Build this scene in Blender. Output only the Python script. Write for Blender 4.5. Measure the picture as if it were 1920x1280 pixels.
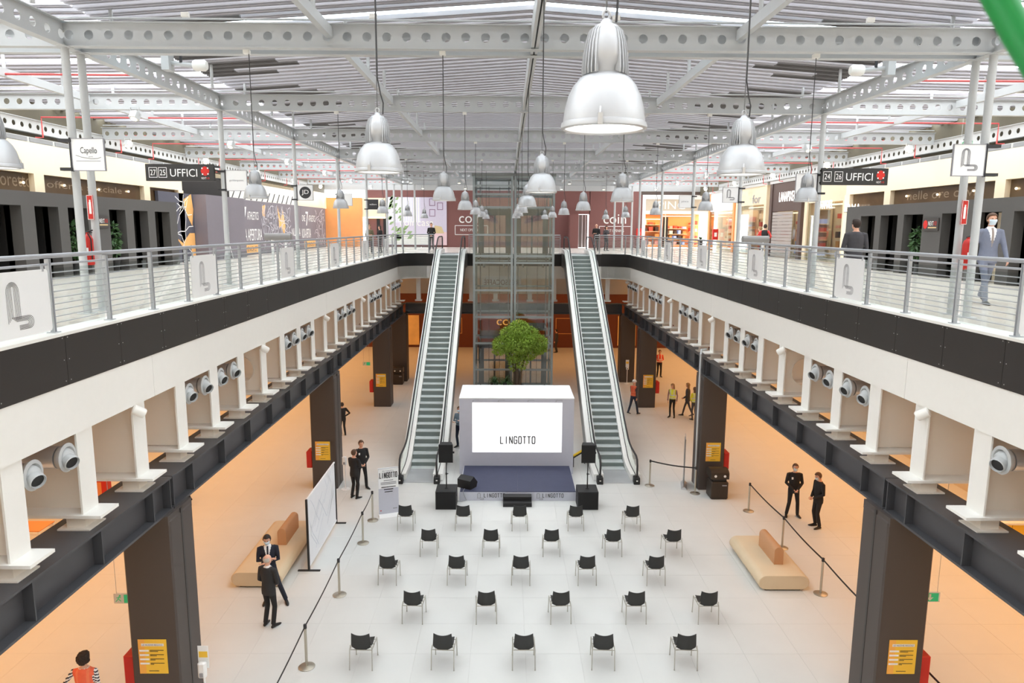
import bpy, bmesh, math, random
import numpy as np
from mathutils import Vector, Matrix
PI = math.pi
random.seed(7)
S = bpy.context.scene
C = S.collection
for o in list(bpy.data.objects): bpy.data.objects.remove(o)

# ------------------------------------------------------------------ camera, sky, exposure
def lin(v):
    v /= 255.0
    return v / 12.92 if v <= .04045 else ((v + .055) / 1.055) ** 2.4
def rgb(r, g, b): return (lin(r), lin(g), lin(b), 1)

PITCH, YAW, ROLL = .1574, .0081, .0055
fwd = Vector((math.sin(YAW) * math.cos(PITCH), math.cos(YAW) * math.cos(PITCH), -math.sin(PITCH)))
rt0 = Vector((math.cos(YAW), -math.sin(YAW), 0))
dn0 = fwd.cross(rt0)
rt = rt0 * math.cos(ROLL) - dn0 * math.sin(ROLL)
dn = rt0 * math.sin(ROLL) + dn0 * math.cos(ROLL)
cd = bpy.data.cameras.new('camera'); cam = bpy.data.objects.new('camera', cd); C.objects.link(cam)
mw = Matrix.Identity(4)
for i in range(3):
    mw[i][0] = rt[i]; mw[i][1] = -dn[i]; mw[i][2] = -fwd[i]
mw[0][3], mw[1][3], mw[2][3] = -.446, 0, 9.2
cam.matrix_world = mw
cd.sensor_width = 36; cd.lens = 1342.3 / 1920 * 36; cd.clip_start = .05; cd.clip_end = 200
cd.dof.use_dof = True; cd.dof.focus_distance = 22; cd.dof.aperture_fstop = 5.6
S.camera = cam

SKY = 4.3
w = bpy.data.worlds.new('sky'); S.world = w; w.use_nodes = True
w.node_tree.nodes['Background'].inputs[0].default_value = (.93, .975, 1, 1)
w.node_tree.nodes['Background'].inputs[1].default_value = SKY
S.view_settings.view_transform = 'Standard'; S.view_settings.look = 'None'
S.view_settings.gamma = 1; S.view_settings.use_curve_mapping = False
S.view_settings.exposure = .72
S.cycles.max_bounces = 9; S.cycles.diffuse_bounces = 5; S.cycles.glossy_bounces = 3
S.cycles.transparent_max_bounces = 24; S.cycles.transmission_bounces = 4
S.cycles.caustics_reflective = False; S.cycles.caustics_refractive = False
S.cycles.sample_clamp_indirect = 8

def area(name, loc, sx, sy, power, col, rot=(0, 0, 0), spread=PI):
    l = bpy.data.lights.new(name, 'AREA'); l.shape = 'RECTANGLE'; l.size = sx; l.size_y = sy
    l.energy = power; l.color = col
    o = bpy.data.objects.new(name, l); o.location = loc; o.rotation_euler = rot; l.spread = spread; C.objects.link(o); return o
WARM = (1, .50, .20)
# warm ceiling lighting of the lower arcades, under the galleries
for s in (-1, 1):
    area('arcade_light', (s * 12.4, 27, 6.9), 5.5, 56, 1080, WARM, spread=2.1)
area('arcade_light', (0, 49.5, 5.0), 13, 8, 170, WARM)

# ------------------------------------------------------------------ materials
MATS = {}
def mat(name, col, rough=.5, metal=0, var=.05, scale=6., bump=0, emit=0, spec=None):
    if name in MATS: return MATS[name]
    m = bpy.data.materials.new(name); m.use_nodes = True
    n = m.node_tree.nodes; L = m.node_tree.links; b = n['Principled BSDF']
    b.inputs['Roughness'].default_value = rough; b.inputs['Metallic'].default_value = metal
    if spec is not None: b.inputs['Specular IOR Level'].default_value = spec
    if len(col) == 3: col = (*col, 1)
    tc = n.new('ShaderNodeTexCoord'); nz = n.new('ShaderNodeTexNoise'); nz.inputs['Scale'].default_value = scale
    nz.inputs['Detail'].default_value = 3
    L.new(tc.outputs['Object'], nz.inputs['Vector'])
    mx = n.new('ShaderNodeMix'); mx.data_type = 'RGBA'
    mx.inputs[6].default_value = tuple(min(1, c * (1 - var)) for c in col[:3]) + (1,)
    mx.inputs[7].default_value = tuple(min(1, c * (1 + var)) for c in col[:3]) + (1,)
    L.new(nz.outputs['Fac'], mx.inputs[0]); L.new(mx.outputs[2], b.inputs['Base Color'])
    if bump:
        bp = n.new('ShaderNodeBump'); bp.inputs['Strength'].default_value = bump; bp.inputs['Distance'].default_value = .02
        L.new(nz.outputs['Fac'], bp.inputs['Height']); L.new(bp.outputs[0], b.inputs['Normal'])
    if emit:
        b.inputs['Emission Color'].default_value = col; b.inputs['Emission Strength'].default_value = emit
    MATS[name] = m; return m
def glassmat(name, tint, refl=.08, rough=.02):
    if name in MATS: return MATS[name]
    m = bpy.data.materials.new(name); m.use_nodes = True
    n = m.node_tree.nodes; L = m.node_tree.links; n.remove(n['Principled BSDF'])
    t = n.new('ShaderNodeBsdfTransparent'); t.inputs[0].default_value = tint
    g = n.new('ShaderNodeBsdfGlossy'); g.inputs[0].default_value = (.9, .95, .95, 1); g.inputs[1].default_value = rough
    lw = n.new('ShaderNodeLayerWeight'); lw.inputs[0].default_value = .25
    mp = n.new('ShaderNodeMapRange'); mp.inputs[3].default_value = refl * .5; mp.inputs[4].default_value = min(1, refl * 5)
    mx = n.new('ShaderNodeMixShader')
    L.new(lw.outputs['Fresnel'], mp.inputs[0]); L.new(mp.outputs[0], mx.inputs[0])
    L.new(t.outputs[0], mx.inputs[1]); L.new(g.outputs[0], mx.inputs[2]); L.new(mx.outputs[0], n['Material Output'].inputs[0])
    MATS[name] = m; return m

TILE = mat('pale grey floor tile', rgb(212, 213, 210), .34, var=.04, scale=1.3)
GROUT = mat('floor joint', rgb(196, 193, 188), .7)
GTILE = mat('gallery stone tile', rgb(222, 214, 205), .25, var=.10, scale=2.0)
WHITE = mat('white painted steel', rgb(240, 239, 234), .42, var=.02)
WEB = mat('beam web off white paint', rgb(238, 232, 222), .5, var=.03, scale=1.5)
FASC = mat('dark grey fascia panel', rgb(44, 43, 43), .45, var=.05, scale=2)
GIRD = mat('charcoal girder paint', rgb(72, 72, 75), .42, var=.05, scale=2)
COLM = mat('brown grey column paint', rgb(74, 66, 62), .5, var=.05, scale=1)
STEEL = mat('pale grey steel paint', rgb(192, 195, 196), .4, var=.03)
RAIL = mat('silver grey rail paint', rgb(178, 181, 186), .35, metal=.25, var=.03)
DECK = mat('galvanised roof deck', rgb(176, 174, 180), .45, metal=.05, var=.07, scale=1.5)
SHADED = mat('roof deck with painted shade', rgb(84, 80, 78), .7, var=.1)  # dark colour stands in for shade on the roof deck
ALU = mat('brushed aluminium', rgb(205, 207, 210), .3, metal=.65, var=.03)
LAMPW = mat('white aluminium lamp shell', rgb(190, 192, 195), .33, metal=.3, var=.015)
DARKG = mat('dark rubber', rgb(48, 48, 50), .6)
BLACK = mat('black plastic', rgb(27, 27, 28), .55, var=.1)
BLACKS = mat('black speaker cloth', rgb(20, 20, 21), .8, var=.15, scale=60)
CABLE = mat('grey cable', rgb(92, 92, 92), .6)
CHROME = mat('satin chrome tube', rgb(190, 187, 178), .28, metal=.85, var=.03)
LENS = mat('glowing lamp lens', (1, .97, .90, 1), .3, emit=1.5, var=0)
GLOW = mat('warm spot lens', (1, .86, .6, 1), .3, emit=5, var=0)
SCREEN = mat('led screen white', (.9, .9, .9, 1), .5, emit=.5, var=0)
STAGEW = mat('grey lilac stage cladding', rgb(196, 197, 208), .5, var=.03)
STAGEB = mat('navy stage carpet', rgb(62, 66, 90), .75, var=.12, scale=3)
PAPER = mat('white printed panel', rgb(240, 241, 241), .45, var=.01)
INK = mat('charcoal print', rgb(52, 52, 54), .6)
INKL = mat('grey print', rgb(150, 150, 155), .6)
INKW = mat('white print', rgb(246, 245, 242), .5)
RED = mat('signal red paint', rgb(205, 42, 34), .4)
REDPIPE = mat('red sprinkler pipe', rgb(205, 84, 84), .45)
YEL = mat('yellow notice print', rgb(246, 200, 62), .5, var=.05, scale=1)
ORA = mat('orange notice print', rgb(240, 150, 70), .5)
CREAM = mat('cream bulkhead paint', rgb(250, 232, 202), .6, var=.015)
KIOSK = mat('warm grey hoarding board', rgb(78, 76, 74), .6, var=.03)
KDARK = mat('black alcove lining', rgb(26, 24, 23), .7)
BROWN = mat('plum brown wall paint', rgb(130, 86, 82), .6, var=.03)
LBROWN = mat('chestnut arcade wall', rgb(112, 58, 38), .6, var=.05)
HOARD = mat('mauve grey hoarding print', rgb(118, 112, 120), .55, var=.03)
HOARD2 = mat('slate hoarding print', rgb(82, 82, 94), .55, var=.03)
PEACH = mat('apricot print', rgb(236, 178, 108), .55)
WOOD = mat('orange veneer panel', rgb(232, 160, 100), .5, var=.08, scale=2)
WARMW = mat('beige shop wall', rgb(224, 208, 180), .6)
SHOPLIT = mat('lit warm shelf strip', (1, .78, .46, 1), .5, emit=2.5, var=0)
SHOPW = mat('lit white shop letters', (1, .97, .92, 1), .5, emit=1.6, var=0)
BRONZE = mat('bronze bin metal', rgb(62, 54, 47), .4, metal=.4)
HIDE = mat('beige bench leather', rgb(214, 194, 162), .55, var=.04, scale=3)
TAN = mat('tan bolster leather', rgb(196, 146, 104), .5, var=.05, scale=3)
LEAF = mat('bright green leaf', rgb(152, 182, 72), .6, var=.45, scale=1.6)
LEAFD = mat('dark spiky leaf', rgb(58, 92, 48), .5, var=.3, scale=8)
BARK = mat('grey bark', rgb(92, 78, 64), .9, var=.2, scale=14, bump=.5)
STEP = mat('escalator step metal', rgb(205, 212, 212), .5, metal=.1, var=.05)
RISER = mat('escalator riser metal', rgb(128, 138, 136), .5, metal=.1, var=.05)
DECKM = mat('polished escalator deck', rgb(252, 252, 249), .3, metal=0, var=.02)
CLAD = mat('escalator side cladding', rgb(120, 122, 122), .35, metal=.5)
ELEV = mat('lift shaft steel', rgb(164, 174, 176), .35, metal=.35, var=.03)
ELEVD = mat('lift interior grey', rgb(128, 130, 128), .5, metal=.2)
GLASS = glassmat('clear balustrade glass', (.965, .985, .975, 1), .05)
EGLASS = glassmat('lift shaft glass', (.93, .955, .96, 1), .12)
SKYL = glassmat('skylight glass', (.9, .95, .97, 1), .05, .1)
SGLASS = glassmat('shop window glass', (.85, .87, .85, 1), .1)
GREEN = mat('emerald plastic', rgb(14, 128, 62), .4, var=.1)
EXITG = mat('exit sign green', rgb(40, 176, 116), .5, emit=.25)
PINKP = mat('pale pink print', rgb(236, 206, 212), .5)
LILAC = mat('lilac print', rgb(214, 208, 226), .5)
SKIN = mat('skin', rgb(222, 170, 144), .5, var=.05, scale=20)
MASK = mat('pale blue face mask', rgb(206, 222, 232), .7)

# ------------------------------------------------------------------ mesh helpers
class MB:
    def __init__(s): s.v = []; s.f = []; s.m = []; s.mi = 0
    def add(s, vs, fs):
        b = len(s.v); s.v += [tuple(v) for v in vs]; s.f += [tuple(i + b for i in f) for f in fs]; s.m += [s.mi] * len(fs); return s
    def box(s, x0, x1, y0, y1, z0, z1):
        return s.add([(x0,y0,z0),(x1,y0,z0),(x1,y1,z0),(x0,y1,z0),(x0,y0,z1),(x1,y0,z1),(x1,y1,z1),(x0,y1,z1)],
                     [(3,2,1,0),(4,5,6,7),(0,1,5,4),(1,2,6,5),(2,3,7,6),(3,0,4,7)])
    def cbox(s, cx, cy, cz, sx, sy, sz): return s.box(cx-sx/2, cx+sx/2, cy-sy/2, cy+sy/2, cz-sz/2, cz+sz/2)
    def bev(s, x0, x1, y0, y1, z0, z1, b):   # box with chamfered vertical and top edges
        def ring(d, z): return [(x0+d+b,y0+d,z),(x1-d-b,y0+d,z),(x1-d,y0+d+b,z),(x1-d,y1-d-b,z),(x1-d-b,y1-d,z),(x0+d+b,y1-d,z),(x0+d,y1-d-b,z),(x0+d,y0+d+b,z)]
        return s.loft([ring(0, z0), ring(0, z1-b), ring(b, z1)])
    def loft(s, rings, cap=True, close=False):
        n = len(rings[0]); vs = [p for r in rings for p in r]; fs = []
        R = len(rings)
        for i in range(R if close else R - 1):
            j = (i + 1) % R
            for k in range(n):
                k2 = (k + 1) % n
                fs.append((i*n+k, i*n+k2, j*n+k2, j*n+k))
        if cap and not close:
            fs.append(tuple(range(n-1, -1, -1))); fs.append(tuple((R-1)*n + k for k in range(n)))
        return s.add(vs, fs)
    def lathe(s, prof, c=(0, 0, 0), n=24, axis='z', cap=True):
        rings = []
        for r, h in prof:
            ring = []
            for k in range(n):
                a = 2*PI*k/n; u, v = r*math.cos(a), r*math.sin(a)
                p = (u, v, h) if axis == 'z' else ((h, u, v) if axis == 'x' else (v, h, u))
                ring.append((p[0]+c[0], p[1]+c[1], p[2]+c[2]))
            rings.append(ring)
        return s.loft(rings, cap)
    def path(s, pts, r, n=8, close=False, cap=True):
        pts = [Vector(p) for p in pts]; N = len(pts); rings = []
        rr = r if isinstance(r, (list, tuple)) else [r]*N
        prev = None
        for i, p in enumerate(pts):
            a = pts[i-1] if (i > 0 or close) else p; b = pts[(i+1) % N] if (i < N-1 or close) else p
            t = (b - a)
            if t.length < 1e-9: t = Vector((0, 0, 1))
            t.normalize()
            if prev is None:
                ref = Vector((0, 0, 1)) if abs(t.z) < .9 else Vector((0, 1, 0))
                u = t.cross(ref).normalized()
            else:
                u = (prev - t * prev.dot(t))
                u = u.normalized() if u.length > 1e-6 else t.orthogonal().normalized()
            prev = u; v = t.cross(u)
            rings.append([tuple(p + (u*math.cos(2*PI*k/n) + v*math.sin(2*PI*k/n)) * rr[i]) for k in range(n)])
        return s.loft(rings, cap, close)
    def tube(s, a, b, r, n=8): return s.path([a, b], r, n)
    def extr(s, poly, axis, a, b):   # poly 2-D; axis is extrusion axis
        def P(u, v, h): return (h, u, v) if axis == 'x' else ((u, h, v) if axis == 'y' else (u, v, h))
        return s.loft([[P(u, v, a) for u, v in poly], [P(u, v, b) for u, v in poly]])
    def ball(s, c, rx, ry, rz, n=12, m=8):
        prof = []
        rings = []
        for i in range(1, m):
            t = PI*i/m
            rings.append([(c[0]+rx*math.sin(t)*math.cos(2*PI*k/n), c[1]+ry*math.sin(t)*math.sin(2*PI*k/n), c[2]-rz*math.cos(t)) for k in range(n)])
        return s.loft(rings)
    def mesh(s, name, mats, smooth=False):
        me = bpy.data.meshes.new(name); me.from_pydata(s.v, [], s.f)
        for m in (mats if isinstance(mats, (list, tuple)) else [mats]): me.materials.append(m)
        if any(s.m): me.polygons.foreach_set('material_index', s.m)
        bm = bmesh.new(); bm.from_mesh(me); bmesh.ops.recalc_face_normals(bm, faces=bm.faces); bm.to_mesh(me); bm.free()
        if smooth:
            me.polygons.foreach_set('use_smooth', [True]*len(me.polygons))
            try: me.set_sharp_from_angle(angle=.7)
            except Exception: pass
        me.update(); return me
    def build(s, name, mats, parent=None, smooth=False, loc=None, **kw):
        return put(name, s.mesh(name, mats, smooth), parent, loc, **kw)
def put(name, me, parent=None, loc=None, rz=0, label=None, kind=None):
    o = bpy.data.objects.new(name, me); C.objects.link(o)
    if parent: o.parent = parent
    if loc: o.location = loc
    if rz: o.rotation_euler = (0, 0, rz)
    if label: o['label'] = label
    if kind: o['kind'] = kind
    return o
def B(*a): return MB().box(*a)
def tag(o, label, cat=None, group=None, kind=None):
    o['label'] = label
    if cat: o['category'] = cat
    if group: o['group'] = group
    if kind: o['kind'] = kind
    return o
def thing(name, label, cat, loc=(0, 0, 0), rz=0, group=None, scale=1):
    o = bpy.data.objects.new(name, None); o.empty_display_size = .2; C.objects.link(o)
    o.location = loc; o.rotation_euler = (0, 0, rz)
    if scale != 1: o.scale = (scale,)*3
    return tag(o, label, cat, group)
def struct(name, label, loc=(0, 0, 0)):
    o = bpy.data.objects.new(name, None); C.objects.link(o); o.location = loc
    return tag(o, label, kind='structure')
def copy_tree(o, parent=None):
    c = o.copy(); C.objects.link(c)
    if parent: c.parent = parent
    for ch in list(o.children): copy_tree(ch, c)
    return c

# text and line art laid on a real surface: o origin (lower left), u reading direction, v up, n outward normal
_tc = {}
def text_verts(body):
    if body in _tc: return _tc[body]
    cu = bpy.data.curves.new('t', 'FONT'); cu.body = body; cu.resolution_u = 3
    ob = bpy.data.objects.new('t', cu); C.objects.link(ob)
    dg = bpy.context.evaluated_depsgraph_get(); me = ob.evaluated_get(dg).to_mesh()
    vs = [(v.co.x, v.co.y) for v in me.vertices]; fs = [tuple(p.vertices) for p in me.polygons]
    ob.evaluated_get(dg).to_mesh_clear(); bpy.data.objects.remove(ob)
    x0 = min(v[0] for v in vs); x1 = max(v[0] for v in vs); y0 = min(v[1] for v in vs); y1 = max(v[1] for v in vs)
    vs = [((x-x0)/(x1-x0), (y-y0)/(y1-y0)) for x, y in vs]
    _tc[body] = (vs, fs); return _tc[body]
class Face:
    """flat drawing surface"""
    def __init__(s, o, u, v=(0, 0, 1), lift=.004):
        s.o = Vector(o); s.u = Vector(u).normalized(); s.v = Vector(v); s.n = s.u.cross(s.v); s.lift = lift
    def P(s, x, y, d=0): return s.o + s.u*x + s.v*y + s.n*(s.lift + d)
    def text(s, body, x, y, w, h, m, parent, name='lettering', d=0, flip=False):
        vs, fs = text_verts(body)
        mb = MB(); mb.add([s.P(x + (1-a if flip else a)*w, y + b*h, d) for a, b in vs], fs)
        me = bpy.data.meshes.new(name); me.from_pydata(mb.v, [], mb.f); me.materials.append(m)
        return put(name, me, parent)
    def rect(s, x0, x1, y0, y1, m, parent, name='print', d=0, mb=None):
        q = [s.P(x0, y0, d), s.P(x1, y0, d), s.P(x1, y1, d), s.P(x0, y1, d)]
        q2 = [s.P(x0, y0, d-.003), s.P(x1, y0, d-.003), s.P(x1, y1, d-.003), s.P(x0, y1, d-.003)]
        t = mb or MB(); t.loft([[tuple(p) for p in q2], [tuple(p) for p in q]])
        if mb is None: return t.build(name, m, parent)
    def poly(s, pts, m, parent, name='print', d=0):
        mb = MB(); mb.add([s.P(x, y, d) for x, y in pts], [tuple(range(len(pts)))]); return mb.build(name, m, parent)
    def lines(s, pls, wd, m, parent, name='line_art', d=0):
        mb = MB()
        for pl in pls:
            for (x0, y0), (x1, y1) in zip(pl, pl[1:]):
                L = math.hypot(x1-x0, y1-y0)
                if L < 1e-6: continue
                px, py = -(y1-y0)/L*wd/2, (x1-x0)/L*wd/2
                ex, ey = (x1-x0)/L*wd*.3, (y1-y0)/L*wd*.3
                mb.add([s.P(x0-ex+px, y0-ey+py, d), s.P(x0-ex-px, y0-ey-py, d), s.P(x1+ex-px, y1+ey-py, d), s.P(x1+ex+px, y1+ey+py, d)], [(0, 1, 2, 3)])
        me = bpy.data.meshes.new(name); me.from_pydata(mb.v, [], mb.f); me.materials.append(m)
        return put(name, me, parent)
    def frame(s, x0, x1, y0, y1, wd, m, parent, name='outline', d=0):
        return s.lines([[(x0, y0), (x1, y0), (x1, y1), (x0, y1), (x0, y0)]], wd, m, parent, name, d)
def logo_lines(x, y, w, h, k=5):
    """the curved-stripe letter L"""
    out = []
    for i in range(k):
        a, b = .04 + .045*i, .50 - .045*i; r = (b - a)/2; top = 1 - .02*i
        arch = [(a, .16 + .03*i), (a, top - r*.9)]
        for t in range(1, 8):
            th = PI - PI*t/8; arch.append((a + r + r*math.cos(th), top - r*.9 + r*.9*math.sin(th)))
        arch += [(b, top - r*.9), (b, .22)]
        out.append(arch)
        y1, y0 = .27 - .022*i, .0 + .022*i; rr = (y1 - y0)/2
        hk = [(.16 + .04*i, y1), (.80 - .02*i, y1)]
        for t in range(1, 7):
            th = PI/2 - PI*t/7; hk.append((.80 - .02*i + rr*1.3*math.cos(th), y0 + rr + rr*math.sin(th)))
        hk += [(.80 - .02*i, y0), (.42, y0)]
        out.append(hk)
    return [[(x + px*w, y + py*h) for px, py in pl] for pl in out]

def lingotto(Fx, x, y, w, h, wd, m, parent, d=0):
    """condensed capitals drawn as strokes"""
    a = math.pi
    rnd_box = lambda x0, x1: [(x0, .16), (x0, .84), (x0+.14, 1), (x1-.14, 1), (x1, .84), (x1, .16), (x1-.14, 0), (x0+.14, 0), (x0, .16)]
    G = {'L': [[(0, 1), (0, 0), (.9, 0)]], 'I': [[(.45, 0), (.45, 1)]], 'N': [[(0, 0), (0, 1), (1, 0), (1, 1)]],
         'G': [[(1, .8), (.86, 1), (.14, 1), (0, .84), (0, .16), (.14, 0), (.86, 0), (1, .16), (1, .5), (.55, .5)]], 'O': [rnd_box(0, 1)], 'T': [[(0, 1), (1, 1)], [(.5, 1), (.5, 0)]]}
    cw = w/8; pls = []
    for i, ch in enumerate('LINGOTTO'):
        for pl in G[ch]: pls.append([(x + cw*(i + .2 + .6*px), y + h*py) for px, py in pl])
    Fx.lines(pls, wd, m, parent, 'lettering', d)

W = 6.67; ZU = 7.70; YF = 42.6
BY = [6.15, 12.45, 18.75, 25.05, 31.35, 37.65, 43.95, 50.25]

# ------------------------------------------------------------------ setting: floors and outer shell
fl = struct('floor', 'pale grey large tile floor of the lower hall')
B(-18, 18, -14, 56, -.3, -.006).build('floor_bed', GROUT, fl)
T = 1.2
tm = MB().bev(-T/2+.0015, T/2-.0015, -T/2+.0015, T/2-.0015, -.02, 0, .0012).mesh('tile', TILE)
cells = []
for i in range(-15, 15):
    for j in range(0, 47): cells.append(((i+.5)*T, (j+.5)*T))
seen = [c for c in cells if c[1] > 12 and abs(c[0]) < 6.6]
seen.sort(key=lambda c: c[1]); near = set(seen[:290])
far = MB()
for c in cells:
    if c in near: put('tile', tm, fl, (c[0], c[1], 0))
    else: far.box(c[0]-T/2+.0015, c[0]+T/2-.0015, c[1]-T/2+.0015, c[1]+T/2-.0015, -.02, 0)
far.build('tile_field', TILE, fl, kind='stuff')
B(-18, 18, -14, 0, -.02, 0).build('tile_border', TILE, fl)

gf = struct('gallery_floor', 'pale stone tiled floor of the upper gallery around the opening')
gb = MB()
gb.box(-16, -W-.02, -14, 56, 7.3, ZU-.02); gb.box(W+.02, 16, -14, 56, 7.3, ZU-.02); gb.box(-W-.02, W+.02, YF+.02, 56, 7.3, ZU-.02); gb.box(-W-.02, W+.02, -2.2, .6, 7.3, ZU-.02)
gb.build('slab', GROUT, gf)
GT = 1.0
gm = MB().bev(-GT/2+.003, GT/2-.003, -GT/2+.003, GT/2-.003, -.02, 0, .002).mesh('tile', GTILE)
gfar = MB(); cnt = 0
for sgn in (-1, 1):
    for j in range(-14, 56):
        for i in range(9):
            x = sgn*(W + .4 + GT*(i+.5)); y = j + .5
            if 9 < y < 29 and i < 7: put('tile', gm, gf, (x, y, ZU)); cnt += 1
            else: gfar.box(x-GT/2+.003, x+GT/2-.003, y-GT/2+.003, y+GT/2-.003, ZU-.02, ZU)
for j in range(13):
    for i in range(-7, 7):
        x = i + .5; y = YF + .4 + j + .5
        gfar.box(x-GT/2+.003, x+GT/2-.003, y-GT/2+.003, y+GT/2-.003, ZU-.02, ZU)
gfar.box(-W, W, -2.2, .5, ZU-.02, ZU)
gfar.build('tile_field', GTILE, gf, kind='stuff')
kb = MB()
for s in (-1, 1):
    x0, x1 = sorted((s*(W-.02), s*(W+.4))); kb.box(x0, x1, -2, YF-1.5, ZU-.03, ZU+.012)
kb.box(-W+1.5, W-1.5, YF-.02, YF+.4, ZU-.03, ZU+.012)
kb.build('kerb', WHITE, gf)

for nm, lab, bx, m in (('wall_left', 'plain left outer wall of the hall', (-16.4, -16, -14, 56.6, 0, 14), WARMW),
                       ('wall_right', 'plain right outer wall of the hall', (16, 16.4, -14, 56.6, 0, 14), WARMW),
                       ('wall_rear', 'plain wall closing the hall behind the viewer', (-16, 16, -14.4, -14, 0, 14), WARMW)):
    tag(B(*bx).build(nm, m), lab, kind='structure')
a1 = struct('wall_arcade', 'chestnut brown wall at the back of the lower arcade')
B(-16, 16, 55, 55.3, 0, 7.3).build('wall_face', LBROWN, a1)
F = Face((0, 54.99, 0), (1, 0, 0))
F.text('coin', -1.2, 1.75, 1.75, .62, mat('golden letters', rgb(240, 190, 100), .5, emit=.3), a1)
for x in (-5.2, 3.4): F.frame(x, x+1.3, 1.1, 2.3, .04, PEACH, a1)
for x0, x1 in ((-8.1, -7.2), (8.2, 9.6)):
    B(x0, x1, 54.9, 55.02, .2, 2.5).build('lit_window', mat('amber shop window', rgb(236, 170, 90), .4, emit=.12, var=.4, scale=1.2), a1)

# ------------------------------------------------------------------ roof
def dz(x):   # deck height over the hall: low over the poles, high at the ridge
    return 12.78 + .55*(1 - min(1, abs(x)/7.75))
rf = struct('ceiling', 'louvred galvanised roof deck over the hall')
PT = .36
def slat(x0, x1, pitch=PT, gap=.085, z0=None, z1=None):
    mb = MB(); z0 = dz(x0) if z0 is None else z0; z1 = dz(x1) if z1 is None else z1
    wv = pitch - gap
    prof = [(-wv/2-.0, .07), (-wv/2+.03, 0), (-.085, 0), (-.07, .055), (-.03, .055), (-.015, 0), (.04, 0), (.055, .055), (.085, .055), (.1, 0), (wv/2-.03, 0), (wv/2, .07)]
    up = [(y, z+.008) for y, z in reversed(prof)]
    ring = prof + up
    mb.loft([[(x0, y, z0+z) for y, z in ring], [(x1, y, z1+z) for y, z in ring]])
    return mb
slm = {}
for s in (-1, 1):
    slm[s] = slat(s*7.7, 0).mesh('roof_slat', DECK)
    for q, xe in enumerate((6.5, 5.3, 6.0, 5.7, 6.9)):
        slm[s, 'in', q] = slat(s*xe, 0).mesh('roof_slat', DECK); slm[s, 'vent', q] = slat(s*7.7, s*(xe+.02)).mesh('shaded_slat', SHADED)  # 'vent' pieces: slat ends coloured dark as shade beside the long beams
    slm[s, 'wing'] = slat(s*15.9, s*7.8, .36, .12, 12.72, 12.84).mesh('roof_slat', DECK)
y = -13.8; k = 0; SKYLY = []
while y < 55.9:
    inbay = [(y - b) for b in BY if 0 <= y - b < 6.3]
    ph = inbay[0] if inbay else 3
    sky = 1.5 < ph < 1.9 and y < 15
    for s in (-1, 1):
        if not sky and not (y < 8.4 and k % 6 == 0):  # some slats over and behind the viewer left out to add front light
            if y > 13 and 1.2 < ph < 5.8 and k % 5:
                q = (k*3) % 5; put('roof_slat', slm[s, 'in', q], rf, (0, y, 0)); put('shaded_slat', slm[s, 'vent', q], rf, (0, y, 0))
            else: put('roof_slat', slm[s], rf, (0, y, 0))
        if k % 4 != 1: put('roof_slat', slm[s, 'wing'], rf, (0, y, 0))
    y += PT; k += 1
# translucent skylight panes over the open strips
for b in BY[:2]:
    for s in (-1, 1):
        for q in range(4):
            x0, x1 = s*(q*1.9+.06), s*(q*1.9+1.84)
            mb = MB(); mb.loft([[(x0, b+1.2, dz(x0)+.1), (x0, b+2.1, dz(x0)+.1), (x0, b+2.1, dz(x0)+.11), (x0, b+1.2, dz(x0)+.11)],
                                [(x1, b+1.2, dz(x1)+.1), (x1, b+2.1, dz(x1)+.1), (x1, b+2.1, dz(x1)+.11), (x1, b+1.2, dz(x1)+.11)]])
            mb.build('skylight_pane', SKYL, rf)

def cell_beam(L, pitch=.324, rad=.075, h=.39, fw=.16, n=14):
    """cellular steel beam along x from 0 to L, bottom at z=0"""
    mb = MB(); k = max(1, int(round(L/pitch))); p = L/k; zc = h/2; hw = h/2 - .012
    for side in (-.006, .006):
        for i in range(k):
            cx = (i+.5)*p; sq = []; ci = []
            for j in range(n):
                a = 2*PI*j/n; c, s_ = math.cos(a), math.sin(a); t = 1/max(abs(c)/(p/2), abs(s_)/hw)
                sq.append((cx + c*t, side, zc + s_*t)); ci.append((cx + c*rad, side, zc + s_*rad))
            # square corners
            mb.add(sq + ci, [(j, (j+1) % n, n+(j+1) % n, n+j) for j in range(n)])
            for sx in (-1, 1):
                for sz in (-1, 1):
                    cand = [q for q in sq if (q[0]-cx)*sx > 1e-6 and (q[2]-zc)*sz > 1e-6]
                    ex = [q for q in cand if abs(abs(q[0]-cx)-p/2) < 1e-6]; ez = [q for q in cand if abs(abs(q[2]-zc)-hw) < 1e-6]
                    if ex and ez:
                        e1 = max(ex, key=lambda q: abs(q[2]-zc)); e2 = max(ez, key=lambda q: abs(q[0]-cx))
                        mb.add([e1, (cx+sx*p/2, side, zc+sz*hw), e2], [(0, 1, 2)])
    for i in range(k):
        cx = (i+.5)*p
        mb.loft([[(cx+rad*math.cos(2*PI*j/n), s_, zc+rad*math.sin(2*PI*j/n)) for j in range(n)] for s_ in (-.006, .006)], cap=False)
    mb.box(0, L, -fw/2, fw/2, 0, .014); mb.box(0, L, -fw/2, fw/2, h-.014, h)
    me = bpy.data.meshes.new('cellular_beam'); me.from_pydata(mb.v, [], mb.f); me.materials.append(STEEL); return me
ZB = 12.07; PX = 7.75; PXS = {-1: 7.68, 1: 7.58}
bm_main = cell_beam(2*PX); bm_wing = cell_beam(6.35); bm_long = cell_beam(6.3, .36)
st = struct('roof_frame', 'pale grey perforated steel roof beams')
def beam(me, loc, rz=0): return put('cellular_beam', me, st, loc, rz)
for b in BY:
    for yy in ((b-.1, b+.35) if abs(b-12.45) < .1 else (b,)):
        beam(bm_main, (-PX, yy, ZB))
        for s in (-1, 1): beam(bm_wing, (PX if s > 0 else -PX-6.35, yy, ZB))
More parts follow.
